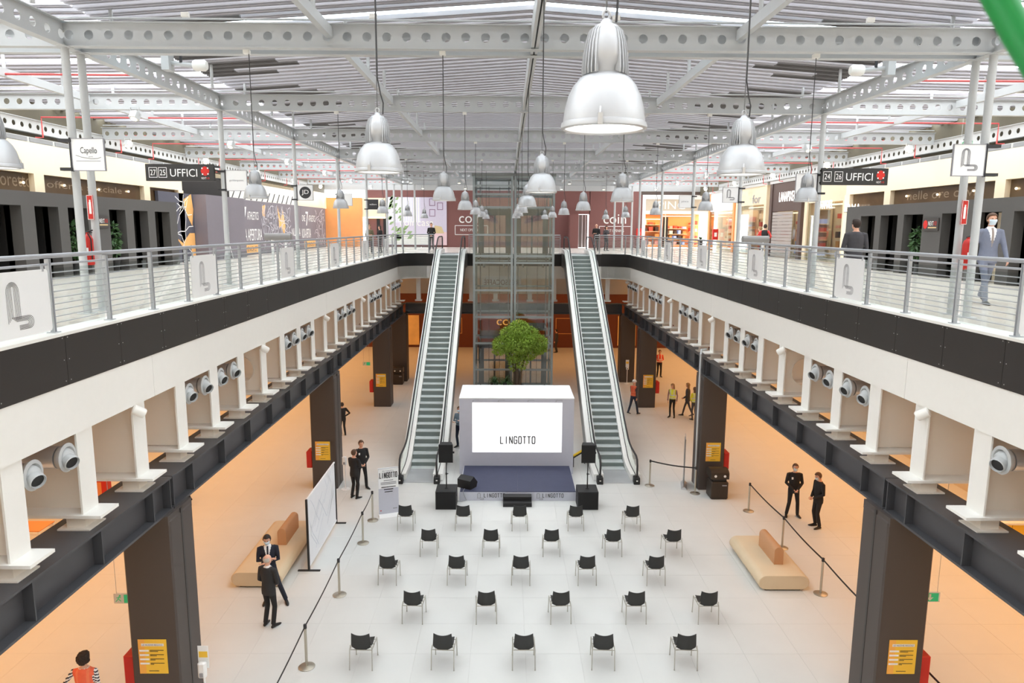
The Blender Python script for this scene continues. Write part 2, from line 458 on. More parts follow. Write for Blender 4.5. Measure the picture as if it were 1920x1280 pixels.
for b in BY[:-1]:
    for x in (-PXS[-1], PXS[1], -14.15, 14.15):
        beam(bm_long, (x, b, ZB if abs(x) < 10 else ZB-.25), PI/2)
pl = MB()
pm = MB().box(-.06, -.012, 0, 6.1, 0, .34).box(.012, .06, 0, 6.1, 0, .34).box(-.06, .06, 0, 6.1, .3, .34).mesh('purlin', STEEL)
pw = MB().box(-.05, .05, 0, 6.1, .05, .22).mesh('purlin', STEEL)
psm = MB().tube((0, 0, .2), (0, 0, .75), .035).mesh('roof_strut', STEEL)
for b in BY[:-1]:
    put('ridge_purlin', pm, st, (0, b+.1, ZB+.03))
    for x in (-3.35, 3.35, -10.9, 10.9):
        put('purlin', pw, st, (x, b+.1, ZB+.12))
        for q in (1.1, 3.2, 5.2): put('roof_strut', psm, st, (x, b+q, ZB+.02))
    for x in (-7.2, 7.2):
        for q in (.5, 2.6, 4.7): put('roof_strut', psm, st, (x, b+q, ZB+.05))
# conduits along the front beams and cable trays
for b in BY[1:6]:
    MB().tube((-14, b-.12, ZB+.45), (14, b-.12, ZB+.45), .017, 6).build('conduit', STEEL, st)
for b in BY[1:5]:
    for x in (-4.75, -1.52, 1.5, 4.68):
        B(x-.05, x+.05, b-.05, b+.05, ZB-.06, ZB+.0).build('cable_clamp', WHITE, st)
for b, xs in ((12.45, (-5.6, -2.6, 1.3, 5.4)),):
    for x in xs: B(x-.06, x+.06, b-.32, b-.26, ZB+.43, ZB+.5).build('junction_box', WHITE, st)

# poles carrying the roof
pole_m = MB().lathe([(.16, 0), (.16, .012), (.064, .014), (.064, ZB-ZU-.012), (.14, ZB-ZU-.01), (.14, ZB-ZU)], n=18).mesh('roof_pole', STEEL, True)
for s, sd in ((-1, 'left'), (1, 'right')):
    for i, b in enumerate([12.35, 12.8] + BY[2:8]):
        o = put('roof_pole', pole_m, None, (s*PXS[s], b, ZU))
        tag(o, 'round grey steel pole carrying the roof beams on the %s gallery, %s from the viewer' % (sd, ('first', 'second', 'third', 'fourth', 'fifth', 'sixth', 'seventh', 'eighth')[i]), kind='structure')
for x in (-8.1, -8.1+1.4, 6.9, 8.2):
    o = put('roof_pole', pole_m, None, (x, 49.5 if abs(x) < 8.15 else 50.2, ZU)); tag(o, 'thin far pale roof pole in front of the plum wall', kind='structure')

# red sprinkler pipes over the galleries
sp = struct('sprinkler_pipework', 'thin red sprinkler pipes under the gallery roof')
for s in (-1, 1):
    for i, y0 in enumerate((13.6, 15.6, 19.6, 21.6, 25.9, 28.2, 32.3, 34.6, 38.6, 41, 45, 47.5, 51)):
        far_x = 13.95 if i % 2 or y0 > 20 else 14.3
        MB().path([(s*8.2 if i % 2 else s*7.9, y0, ZB+.22), (s*far_x, y0, ZB+.22), (s*far_x, y0, ZB-.35), (s*(far_x+.15), y0-.12, ZB-.37)], .024, 6).build('pipe', REDPIPE, sp, True)

# ------------------------------------------------------------------ gallery edge: fascia, joists, girders, columns
def rounded_edge(n=6, r=1.5, off=0):
    """plan path of the opening edge: up the left side, round the far corners, down the right side"""
    pts = []
    Wo = W + off; Yo = YF + off
    for k in range(n+1):
        a = PI - (PI/2)*k/n; pts.append((-Wo + r + r*math.cos(a), Yo - r + r*math.sin(a)))
    for k in range(n+1):
        a = PI/2 - (PI/2)*k/n; pts.append((Wo - r + r*math.cos(a), Yo - r + r*math.sin(a)))
    return pts
RP = 1.435; RY0 = 10.0
t1 = struct('trim_1', 'dark grey fascia panels along the gallery edge')
t2 = struct('trim_2', 'white painted edge band below the dark fascia')
def strip_panel(pts, z0, z1, t):   # pts plan polyline; thickness t outward (away from the opening)
    mb = MB(); n = len(pts); nor = []
    for i in range(n):
        a = Vector(pts[max(0, i-1)]); b = Vector(pts[min(n-1, i+1)]); d = (b-a).normalized(); nor.append(Vector((-d.y, d.x)))
    rings = []
    for p, q in zip(pts, nor):
        o = Vector(p) + q*t
        rings.append([(p[0], p[1], z0), (p[0], p[1], z1), (o.x, o.y, z1), (o.x, o.y, z0)])
    return mb.loft(rings)
seams = [RY0 + RP*k for k in range(-8, 40) if RY0 + RP*k < YF - 1.6] + [YF-1.5]
fm = {}
boltm = MB()
for s in (-1, 1):
    for a, b in zip(seams, seams[1:]):
        p = B(*sorted((s*(W-.012), s*(W+.03))), a+.004, b-.004, 6.965, ZU-.005).build('fascia_panel', FASC, t1)
        if b < 20:
            for yy in (a+.06, b-.06):
                for zz in (7.03, 7.33, 7.64): boltm.lathe([(.008, 0), (.008, s*-.005)], (s*(W-.012), yy, zz), 6, 'x')
    for a, b in ((-2, 12.42), (12.43, 24.7), (24.71, YF-1.5)):
        B(*sorted((s*W, s*(W+.06))), a, b, 6.225, 6.965).build('edge_band', WHITE, t2)
boltm.build('rivet', ALU, t1, kind='stuff')
ep = rounded_edge()
half = len(ep)//2
for seg in (ep[:half], ep[half:]):
    strip_panel([(x*.9985, y-.012) for x, y in seg], 6.965, ZU-.005, .04).build('fascia_panel', FASC, t1, True)
    strip_panel(seg, 6.225, 6.965, .06).build('edge_band', WHITE, t2, True)
xs = [-W+1.5 + (2*W-3)*k/7 for k in range(8)]
for a, b in zip(xs, xs[1:]): B(a+.004, b-.004, YF-.012, YF+.03, 6.965, ZU-.005).build('fascia_panel', FASC, t1)
B(-W+1.5, W-1.5, YF, YF+.06, 6.225, 6.965).build('edge_band', WHITE, t2)
# kerb fill at rounded corners
for s in (-1, 1):
    cpts = [(s*abs(x), y) for x, y in ep[:half]] + [(s*(W+.4), YF+.4)]
    MB().extr(cpts, 'z', ZU-.03, ZU+.012).build('kerb', WHITE, gf)
    MB().extr(cpts, 'z', 6.3, ZU-.04).build('slab', WHITE, gf)

# transverse joists: each a white I-beam end with web, end plate, foot flange, bearing stub
js = struct('joist_row', 'row of white steel joist ends standing on the dark girders')
JP = 1.58; J0 = 11.9; KS = range(-5, 20)
def jmeshes(s):
    d = {}
    d['web'] = B(*sorted((s*6.72, s*9.6)), -.012, .012, 5.0, 6.95).mesh('joist_web', WEB)
    mb = MB(); n = 22; cx = s*7.33; zc = 5.55; r = .36      # web with a round service hole
    for side in (-.012, .012):
        sq = []; ci = []
        for j in range(n):
            a = 2*PI*j/n + .01; c, q = math.cos(a), math.sin(a); t = 1/max(abs(c)/.58, abs(q)/.54)
            sq.append((cx+c*t, side, zc+q*t)); ci.append((cx+c*r, side, zc+q*r))
        mb.add(sq+ci, [(j, (j+1) % n, n+(j+1) % n, n+j) for j in range(n)])
    mb.loft([[(cx+r*math.cos(2*PI*j/n), q, zc+r*math.sin(2*PI*j/n)) for j in range(n)] for q in (-.05, .05)], cap=False)
    mb.box(*sorted((s*6.72, s*6.76)), -.012, .012, 5.0, 6.95); mb.box(*sorted((s*7.90, s*9.6)), -.012, .012, 5.0, 6.95)
    mb.box(*sorted((s*6.75, s*7.91)), -.012, .012, 6.08, 6.95)
    d['webhole'] = mb.mesh('joist_web', WEB)
    d['plate'] = B(*sorted((s*6.70, s*6.73)), -.2, .2, 4.97, 6.5).box(*sorted((s*6.73, s*6.80)), -.02, .02, 4.97, 6.3).mesh('end_plate', WHITE)
    d['flange'] = B(*sorted((s*6.42, s*9.6)), -.25, .25, 4.925, 4.97).mesh('foot_flange', WHITE)
    d['stub'] = B(*sorted((s*6.72, s*7.0)), -.14, .14, 4.745, 4.925).mesh('bearing_stub', WEB)
    d['base'] = B(*sorted((s*6.62, s*7.1)), -.22, .22, 4.722, 4.745).mesh('base_plate', WEB)
    return d
for s in (-1, 1):
    d = jmeshes(s)
    for k in KS:
        y = J0 + JP*k
        put('joist_web', d['webhole'] if k % 8 == 4 else d['web'], js, (0, y, 0))
        put('end_plate', d['plate'], js, (0, y, 0)); put('foot_flange', d['flange'], js, (0, y, 0))
        put('bearing_stub', d['stub'], js, (0, y, 0)); put('base_plate', d['base'], js, (0, y, 0))
tag(B(-W, W, 44.7, 55, 6.3, 6.4).build('arcade_ceiling', WARMW), 'plain ceiling over the far lower arcade', kind='structure')
B(-9.6, 9.6, 44.4, 44.5, 5.15, 6.3).build('joist_web', WEB, js)
for x in (-5.7, -2.55, -1.1, .95, 2.4, 5.6):
    B(x-.13, x+.13, YF+.15, YF+.2, 4.95, 6.25).build('end_plate', WHITE, js); B(x-.2, x+.2, YF, YF+.35, 4.86, 4.95).build('foot_flange', WHITE, js)

# added fill strips without fixtures, turned outward to brighten the cream bulkheads
for s in (-1, 1):
    area('bulkhead_fill_light', (s*12.9, 30, 12.0), .25, 44, 70, (1, .86, .66), (0, -s*.75, 0))

# small white spot fixtures on every fourth joist
spm = MB().lathe([(.0, 0), (.075, 0), (.085, .02), (.085, .2), (.06, .22), (0, .22)], n=14).mesh('spot_body', WHITE, True)
def nth(n): return '%d%s from the viewer' % (n, {1: 'st', 2: 'nd', 3: 'rd'}.get(n if n < 20 else n % 10, 'th'))
ordn = ['first', 'second', 'third', 'fourth', 'fifth', 'sixth', 'seventh', 'eighth', 'ninth', 'tenth', 'eleventh', 'twelfth']
for s, sd in ((-1, 'left'), (1, 'right')):
    for i, k in enumerate((0, 4, 8, 12, 16, 19)):
        y = J0 + JP*k
        t = thing('spot_fixture', 'small white cylinder spot on a %s joist end, %s from the viewer' % (sd, ordn[i]), 'spotlight', (s*6.55, y-.1, 6.08), 0, 'white spots on the joists')
        o = put('spot_body', spm, t, (0, 0, -.02)); o.rotation_euler = (.5, s*.9, 0)
        B(*sorted((s*.0, s*.17)), .02, .06, .02, .06).build('arm', WHITE, t)

# pairs of silver air nozzles between joists
def nozzle_parts(s):
    duct = MB().lathe([(.16, s*.12), (.16, s*1.5)], n=20, axis='x').lathe([(.168, s*.62), (.168, s*.66)], n=20, axis='x')
    col = MB().lathe([(.16, s*.1), (.205, s*.02), (.21, 0), (.16, -s*.012), (.13, s*.05)], n=20, axis='x', cap=False)
    noz = MB(); d = Vector((-s*.85, -.42, -.3)).normalized(); c0 = Vector((s*.05, 0, 0))
    noz.ball(tuple(c0), .14, .14, .14, 16, 10)
    u_ = d.orthogonal().normalized(); v_ = d.cross(u_)
    ring = lambda h, r: [tuple(c0 + d*h + (u_*math.cos(2*PI*k/18) + v_*math.sin(2*PI*k/18))*r) for k in range(18)]
    noz.loft([ring(.1, .108), ring(.19, .108), ring(.2, .098), ring(.16, .088)], cap=False)
    bk = MB().loft([ring(.15, .09), ring(.163, .09)])
    return duct.mesh('duct', ALU, True), col.mesh('collar', STEEL, True), noz.mesh('nozzle', STEEL, True), bk.mesh('throat', BLACK)
for s, sd in ((-1, 'left'), (1, 'right')):
    pr = nozzle_parts(s); n = 0
    for k in range(-3, 19):
        if k % 4 not in (1, 2): continue
        for q in (.42, 1.17):
            y = J0 + JP*k + q
            if y < 8.5: continue
            n += 1
            t = thing('air_nozzle', 'silver air nozzle, %s in the row between the %s joists' % (nth(n), sd), 'air nozzle', (s*6.72, y, 5.92), 0, 'silver air nozzles between the joists')
            for nm, me in zip(('duct', 'collar', 'nozzle', 'throat'), pr): put(nm, me, t)

# dark edge girders
gd = struct('girder', 'charcoal steel edge girders carrying the joists')
for s in (-1, 1):
    for a, b in ((-2, 12.47), (12.5, 24.75), (24.78, 36.6), (36.63, YF+.3)):
        B(*sorted((s*6.5, s*7.28)), a, b, 4.685, 4.72).build('top_flange', GIRD, gd)
        B(*sorted((s*6.5, s*7.28)), a, b, 4.10, 4.14).build('bottom_flange', GIRD, gd)
        B(*sorted((s*6.66, s*6.70)), a, b, 4.14, 4.685).build('girder_web', GIRD, gd)
        B(*sorted((s*7.10, s*7.14)), a, b, 4.14, 4.685).build('girder_web', GIRD, gd)
    sm = B(*sorted((s*6.515, s*6.66)), -.012, .012, 4.14, 4.685).mesh('stiffener', GIRD)
    for k in KS: put('stiffener', sm, gd, (0, J0 - .1 + JP*k, 0))
    for y in (12.42, 12.55, 24.7, 24.83, 36.55, 36.68): put('stiffener', sm, gd, (0, y, 0))
B(-6.5, 6.5, YF+.0, YF+.7, 4.685, 4.72).build('top_flange', GIRD, gd)
B(-6.5, 6.5, YF+.0, YF+.7, 4.10, 4.14).build('bottom_flange', GIRD, gd)
B(-6.5, 6.5, YF+.14, YF+.18, 4.14, 4.685).build('girder_web', GIRD, gd)

# columns
cm = MB().bev(-.44, .44, 0, .92, 0, 4.02, .03).box(-.42, .42, -.02, .94, 3.93, 4.1).mesh('column_shaft', COLM)
cs = MB().box(-.012, .012, .43, .49, .02, 4.08).mesh('cover_strip', mat('column joint strip', rgb(58, 54, 52), .5))
rowname = ['nearest', 'second', 'third', 'farthest']
for s, sd in ((-1, 'left'), (1, 'right')):
    for i, y in enumerate((12.12, 24.38, 36.2, 42.4)):
        t = struct('column', '%s dark brown box column on the %s side of the hall' % (rowname[i], sd), (s*6.86, y, 0))
        put('column_shaft', cm, t); put('cover_strip', cs, t, (-s*.435, 0, 0))
    c = s*6.86
# pale steel pipe on the right second column
o = tag(MB().path([(6.33, 24.5, .1), (6.33, 24.5, 4.9), (6.4, 24.7, 5.02), (6.6, 24.8, 5.02)], .035, 8).build('cable_pipe', STEEL, None, True), 'thin pale vertical pipe on the right second column', kind='structure')

# ------------------------------------------------------------------ railings
railparts = {}
def rail_run(root, p0, p1, nb, joined_from=99, glass=True, side=1):
    """posts, handrail, thin bars and glass from p0 to p1 (plan), nb bays"""
    p0 = Vector((*p0, ZU)); p1 = Vector((*p1, ZU)); d = (p1-p0); L = d.length/nb; ang = math.atan2(d.y, d.x); u = d.normalized()
    key = (round(L, 3), side)
    if key not in railparts:
        q = {}
        q['post'] = MB().box(-.026, -.014, -.03, .03, .012, 1.04).box(.014, .026, -.03, .03, .012, 1.04).box(-.07, .07, -.06, .06, .012, .024).box(-.02, .02, -.012, .012, .86, .92).mesh('post', RAIL)
        q['hand'] = MB().tube((0, 0, 1.08), (L, 0, 1.08), .033, 10).mesh('handrail', RAIL, True)
        q['mid'] = MB().tube((.03, 0, .965), (L-.03, 0, .965), .017, 8).mesh('upper_rail', RAIL, True)
        q['bar'] = MB().tube((.03, 0, 0), (L-.03, 0, 0), .0075, 6).mesh('bar', RAIL, True)
        j = MB()
        for k in range(9): j.tube((.03, 0, .14+.088*k), (L-.03, 0, .14+.088*k), .0075, 5)
        q['bars'] = j.mesh('bar_set', RAIL)
        q['glass'] = B(.04, L-.04, *sorted((side*.045, side*.053)), .03, .9).mesh('glass_pane', GLASS)
        railparts[key] = q
    q = railparts[key]
    for i in range(nb+1):
        put('post', q['post'], root, tuple(p0 + u*L*i), ang)
    for i in range(nb):
        P = p0 + u*L*i
        put('handrail', q['hand'], root, tuple(P), ang); put('upper_rail', q['mid'], root, tuple(P), ang)
        if glass: put('glass_pane', q['glass'], root, tuple(P), ang)
        if i < joined_from:
            for k in range(9): put('bar', q['bar'], root, tuple(P + Vector((0, 0, .14+.088*k))), ang)
        else: put('bars', q['bars'], root, tuple(P), ang, kind='stuff')
    return L, u, ang
nL = 23
for s, sd in ((-1, 'left'), (1, 'right')):
    rr = tag(thing('railing', 'grey steel railing with thin bars along the %s gallery edge' % sd, 'railing', (s*(W+.13), 0, 0)), 'grey steel railing with thin bars along the %s gallery edge' % sd)
    y0 = RY0 - 3*RP
    # runs in local coordinates of the railing root
    rail_run(rr, (0, y0), (0, y0 + RP*25), 25, joined_from=14, side=-s)
    # rounded corner and far run
    yc = y0 + RP*25
    rail_run(rr, (0, yc), (-s*.35, YF-.7), 1, joined_from=0)
    rail_run(rr, (-s*.35, YF-.7), (-s*1.75, YF+.13), 1, joined_from=0)
    rail_run(rr, (-s*1.75, YF+.13), (-s*(W+.13-4.75), YF+.13), 1, joined_from=0)
    for i, j in enumerate((-1, 3, 7, 11, 15, 19)):
        ya = RY0 + RP*j
        t = thing('logo_panel', 'white panel with striped letter L on the %s railing, %s from the viewer' % (sd, ordn[i]), 'sign', (s*(W+.085), ya, ZU), 0, 'white logo panels on the railings')
        pts = []
        y0p, y1p, z0p, z1p, r = .1, RP-.1, .06, .91, .05
        for cx, cz, a0 in ((y1p-r, z1p-r, 0), (y0p+r, z1p-r, PI/2), (y0p+r, z0p+r, PI), (y1p-r, z0p+r, 3*PI/2)):
            for q in range(4): pts.append((cx + r*math.cos(a0+q*PI/6), cz + r*math.sin(a0+q*PI/6)))
        MB().extr(pts, 'x', -.008, .008).build('board', PAPER, t)
        for q in (.2, RP-.2): B(-.01, .012, q-.02, q+.02, .88, .98).build('clip', RAIL, t)
        Fc = Face((-s*.008, .0 if s < 0 else RP, 0), (0, -s, 0), lift=.002)
        Fc.lines(logo_lines(.45, .16, .52, .62, 5), .0065, INK if i < 1 else INKL, t, 'logo')
fr = thing('railing', 'short far railing pieces either side of the glass lift', 'railing', (0, 0, 0))
rail_run(fr, (-2.68, YF+.13), (-2.2, YF+.13), 1, joined_from=0); rail_run(fr, (2.1, YF+.13), (2.72, YF+.13), 1, joined_from=0)

# ------------------------------------------------------------------ bell pendant lamps
R0 = .1925
def lamp_meshes(nf):
    q = {}
    n = 36
    outer = [(.068, .235), (.085, .232), (.115, .215), (.145, .18), (.167, .135), (.181, .08), (.188, .03), (.188, .0)]
    inner = [(r-.004, z-.002) for r, z in reversed(outer)]
    q['reflector'] = MB().lathe(outer + inner, n=n, cap=False).mesh('reflector', LAMPW, True)
    q['rim'] = MB().lathe([(.186, .022), (.195, .018), (.198, .006), (.198, -.006), (.186, -.012), (.180, -.004), (.184, .02)], n=n, cap=False).mesh('rim', LAMPW, True)
    q['lens'] = MB().lathe([(.001, .012), (.09, .013), (.180, .018), (.180, .022), (.001, .022)], n=n, cap=False).mesh('lens', LENS, True)
    # gear housing with cooling fins
    hs = MB().lathe([(.066, .225), (.072, .26), (.088, .28), (.094, .31), (.09, .36), (.076, .415), (.05, .445), (.03, .452), (.02, .47), (.001, .478)], n=24)
    q['housing'] = hs.mesh('gear_housing', LAMPW, True)
    fi = MB()
    for k in range(nf):
        a = 2*PI*(k+.5)/nf
        if nf > 20 and (abs(math.sin(a)) < .33) is False and abs(math.cos(a)) < .42: continue
        c, s_ = math.cos(a), math.sin(a); tx, ty = -s_*.0022, c*.0022
        pr = [(.075, .24), (.106, .228), (.108, .25), (.103, .31), (.095, .365), (.078, .42), (.06, .435)]
        fi.loft([[(r*c+tx*e, r*s_+ty*e, z) for r, z in pr] for e in (-1, 1)])
    q['fins'] = fi.mesh('cooling_fins', LAMPW)
    q['eye'] = MB().path([(.016*math.cos(t*PI/5), 0, .49+.02*math.sin(t*PI/5)) for t in range(10)], .006, 6, close=True).mesh('hanging_eye', LAMPW)
    cl = MB()
    for a in (.35, 2.45, 4.5):
        c, s_ = math.cos(a), math.sin(a)
        cl.add([], []); cl.cbox(.199*c, .199*s_, .012, .022, .022, .05)
        cl.tube((.2*c, .2*s_, .03), (.19*c, .19*s_, .065), .004, 5)
    q['clips'] = cl.mesh('clips', ALU)
    return q
LQ = lamp_meshes(34)
def lamp(x, y, z, label, top):
    t = thing('pendant_lamp', label, 'lamp', (x, y, z), 0, 'bell pendant lamps')
    for k, nm in (('reflector', 'reflector'), ('rim', 'rim'), ('lens', 'lens'), ('housing', 'gear_housing'), ('fins', 'cooling_fins'), ('eye', 'hanging_eye'), ('clips', 'clip')):
        put(nm, LQ[k], t)
    MB().tube((0, 0, .5), (0, 0, top - z), .004, 5).build('suspension_wire', CABLE, t)
    MB().path([(0.005, 0, top-z), (.006, 0, .75), (.03, 0, .62), (.05, 0, .55), (.045, 0, .46)], .0055, 6).build('power_cable', DARKG, t, True)
    l = bpy.data.lights.new('lamp_light', 'SPOT'); l.energy = 14; l.spot_size = 2.3; l.spot_blend = .6; l.shadow_soft_size = .12; l.color = (1, .95, .86)
    lo = bpy.data.objects.new('lamp_light', l); lo.parent = t; lo.location = (0, 0, -.05); C.objects.link(lo)
LZ = 9.66
cen = [3.42, 9.42, 15.75, 22.05, 28.35, 34.65]
for i, y in enumerate(cen):
    lamp(.0 if i else .0, y, LZ, 'silver bell pendant lamp in the middle line of the hall, %s from the viewer' % ordn[i] if i else 'largest silver bell pendant lamp, hanging closest to the viewer', 12.6)
sx = {-4.72: 'outer left', -1.52: 'inner left', 1.52: 'inner right', 4.68: 'outer right'}
for i, y in enumerate((6.15, 12.45, 18.75, 25.05, 31.35, 37.65)):
    for x, nm in sx.items():
        lamp(x, y, LZ + (.02 if abs(x) > 3 else 0), 'silver bell pendant lamp in the %s line, %s from the viewer' % (nm, ordn[i]), ZB)

# cube spotlights under the gallery beams
cbm = MB().bev(-.1, .1, -.1, .1, -.1, .1, .02).mesh('lamp_body', STEEL)
lnm = MB().lathe([(.001, 0), (.07, 0), (.07, .012), (.001, .012)], n=14).mesh('lens', GLOW)
ym = MB().box(-.11, -.1, -.02, .02, -.02, .2).box(.1, .11, -.02, .02, -.02, .2).box(-.11, .11, -.02, .02, .19, .2).mesh('yoke', STEEL)
for s, sd in ((-1, 'left'), (1, 'right')):
    for i, b in enumerate(BY[2:]):
        for x, nm in ((9.75, 'inner'), (13.2, 'outer')):
            if i == 0 and (x < 10) == (s > 0): continue
            t = thing('cube_spotlight', 'grey cube spotlight, %s gallery, %s line, on the %s lit beam' % (sd, nm, ordn[i]), 'spotlight', (s*x, b-.12, ZB-.02), 0, 'cube spotlights under the gallery roof')
            o = put('lamp_body', cbm, t, (0, 0, -.13)); o.rotation_euler = (-.5, 0, s*.3)
            o2 = put('lens', lnm, o, (0, 0, -.112)); put('yoke', ym, t, (0, 0, -.13))
            l = bpy.data.lights.new('spot_light', 'SPOT'); l.energy = 60; l.spot_size = 1.5; l.spot_blend = .8; l.shadow_soft_size = .07; l.color = (1, .90, .74)
            lo = bpy.data.objects.new('spot_light', l); lo.parent = t; lo.location = (0, -.06, -.3); lo.rotation_euler = (0, s*(.75 if x < 10 else .1), 0); C.objects.link(lo)
    for i, b in enumerate((43.95, 50.25)):
        for x in (3.3, 6.2):
            t = thing('cube_spotlight', 'tiny far cube spotlight, %s half, %s row, by the %s' % (sd, 'front' if i == 0 else 'rear', 'ridge' if x < 4 else 'poles'), 'spotlight', (s*x, b-.12, ZB-.02), 0, 'cube spotlights under the far roof')
            o = put('lamp_body', cbm, t, (0, 0, -.13)); put('lens', lnm, o, (0, 0, -.112)); put('yoke', ym, t, (0, 0, -.13))
    # white cylindrical projector clamped by the long beam
    t = thing('projector', 'white cylindrical projector clamped under the roof near the %s long beam' % sd, 'projector', (s*6.6, 15, 12.36))
    MB().lathe([(.001, -s*.17), (.08, -s*.165), (.11, -s*.12), (.11, s*.06), (.09, s*.1), (.001, s*.1)], n=18, axis='x').build('housing', WHITE, t, True)
    MB().tube((s*.1, 0, 0), (s*.62, .05, .06), .045, 8).box(*sorted((s*.55, s*.7)), -.1, .15, -.1, .22).build('mounting_arm', STEEL, t)
    MB().tube((s*.35, .0, .05), (s*.35, 0, .5), .03, 8).build('hanger', DARKG, t)

# ------------------------------------------------------------------ escalators
SL = math.tan(math.radians(30)); EB, ET = 26.95, 26.95 + ZU/math.tan(math.radians(30))
def ez(y): return max(0, min(ZU, (y - EB)*SL))
def escalator(cx, label):
    t = thing('escalator', label, 'escalator', (cx, 0, 0))
    sm = {}
    st_ = MB().box(-.49, .49, 0, .42, -.03, 0)
    for k in range(17): st_.box(-.48+.06*k-.006, -.48+.06*k+.006, 0, .42, 0, .006)
    tread = st_.mesh('step', STEP)
    ris = MB().box(-.49, .49, .0, .02, -.215, -.03).mesh('riser', RISER)
    n = 38; rise = ZU/n; run = rise/SL
    for k in range(1, n+1):
        o = put('step', tread, t, (0, EB - .15 + run*(k-1), rise*k)); put('riser', ris, o, (0, .012, 0))
    B(-.49, .49, 26.4, EB-.13, -.0, .03).build('step_flat', STEP, t)
    B(-.49, .49, ET-.1, 41.3, ZU-.06, ZU+.005).build('step_flat', STEP, t)
    B(-.72, .72, 25.0, 26.4, -.0, .03).build('landing_plate', ALU, t); B(-.5, .5, 26.36, 26.42, .03, .05).build('comb', ALU, t)
    B(-.72, .72, 41.3, 42.75, ZU-.0, ZU+.03).build('landing_plate', ALU, t); B(-.5, .5, 41.26, 41.32, ZU+.005, ZU+.04).build('comb', ALU, t)
    ys = [25.25, 25.7, 26.2, 26.6] + [26.95 + k*(ET-26.95)/12 for k in range(13)] + [ET+.35, ET+.8, ET+1.6, 42.9]
    def smz(y, o):   # softened profile
        return sum(ez(y+q) for q in (-.7, -.35, 0, .35, .7))/5 + o
    for s in (-1, 1):
        def strip(x0, x1, o0, o1, nm, m, y0=25.2, y1=42.9):
            mb = MB(); yy = [y for y in ys if y0 <= y <= y1]
            x0, x1 = sorted((x0, x1))
            mb.loft([[(x0, y, smz(y, o0)), (x1, y, smz(y, o0)), (x1, y, smz(y, o1)), (x0, y, smz(y, o1))] for y in yy])
            return mb.build(nm, m, t, True)
        strip(s*.50, s*.655, .02, .26, 'inner_deck', DECKM)
        strip(s*.665, s*.675, .2, .95, 'glass_balustrade', GLASS, 25.2)
        strip(s*.655, s*.685, .0, .265, 'glass_channel', DARKG)
        strip(s*.685, s*.86, .02, .26, 'outer_deck', DECKM)
        strip(s*.84, s*.862, -.75, .03, 'side_cladding', CLAD, 26.6)
        pts = [(s*.67, 25.3, .1), (s*.67, 25.02, .16), (s*.67, 24.9, .32), (s*.67, 24.9, .7), (s*.67, 25.0, .9), (s*.67, 25.2, .98)]
        pts += [(s*.67, y, smz(y, .98)) for y in ys[1:]]
        pts += [(s*.67, 43.15, ZU+.92), (s*.67, 43.25, ZU+.7), (s*.67, 43.2, ZU+.3), (s*.67, 42.95, ZU+.12)]
        MB().path(pts, .036, 8).build('handrail', DARKG, t, True)
        MB().bev(s*.67-.11, s*.67+.11, 24.86, 25.16, 0, .26, .02).build('newel_base', BLACK, t)
        MB().bev(s*.67-.11, s*.67+.11, 43.0, 43.25, ZU+.012, ZU+.26, .02).build('newel_base', BLACK, t)
        B(s*.67-.03, s*.67+.03, 24.855, 24.862, .12, .16).build('handrail_inlet', INKW, t)
    mb = MB(); yy = [y for y in ys if y > 26.5]
    mb.loft([[(-.84, y, smz(y, -.78)), (.84, y, smz(y, -.78)), (.84, y, smz(y, -.72)), (-.84, y, smz(y, -.72))] for y in yy]).build('underside', CLAD, t)
    return t
escalator(-3.62, 'escalator with grey steps and polished white decks left of the stage')
escalator(3.66, 'escalator with grey steps and polished white decks right of the stage')
# small yellow crowd rail and guide posts beside the escalators
for x, y, lab in ((-4.62, 31.2, 'small chrome guide rail outside the left escalator'), (4.66, 31.2, 'small chrome guide rail outside the right escalator'),
                  (2.55, 31.0, 'small chrome guide rail on the inner side of the right escalator')):
    tag(MB().path([(x, y, 0), (x, y, .95), (x, y+.12, 1.05), (x, y+.5, 1.05), (x, y+.6, .95), (x, y+.6, 0)], .025, 8).build('guide_rail', CHROME, None, True), lab, 'guide rail')
t = thing('yellow_barrier', 'yellow and black sloping barrier bar behind the right speaker', 'barrier', (2.47, 26.9, 0))
MB().path([(-.3, -.1, .45), (.22, .3, .62)], .045, 8).build('bar', mat('warning yellow', rgb(240, 200, 50), .5), t)
MB().path([(-.3, -.1, .37), (.22, .3, .54)], .03, 8).build('lower_bar', BLACK, t)
MB().tube((-.28, -.1, 0), (-.28, -.1, .45), .02).build('leg', BLACK, t); MB().tube((.2, .3, 0), (.2, .3, .6), .02).build('leg', BLACK, t)

# ------------------------------------------------------------------ glass lift shaft
EX0, EX1, EY0, EY1 = -2.2, 2.06, 38.8, 41.7
el = thing('glass_lift', 'twin glass lift shaft with grey steel frame between the escalators', 'lift', (0, 0, 0))
EM = (EX0 + EX1)/2
for x in (EX0, EM-.09, EM+.09, EX1):
    for y in (EY0, EY1): B(x-.06, x+.06, y-.06, y+.06, 0, 11.9).build('shaft_post', ELEV, el)
zs = [.06, 1.47, 2.94, 4.39, 5.85, 7.33, 7.70, 8.82, 10.28, 10.96, 11.4, 11.86]
for z in zs:
    for x0, x1 in ((EX0+.06, EM-.15), (EM+.15, EX1-.06)):
        for y in (EY0, EY1): B(x0, x1, y-.05, y+.05, z-.05, z+.05).build('shaft_beam', ELEV, el)
    for x in (EX0, EX1): B(x-.05, x+.05, EY0+.06, EY1-.06, z-.05, z+.05).build('shaft_beam', ELEV, el)
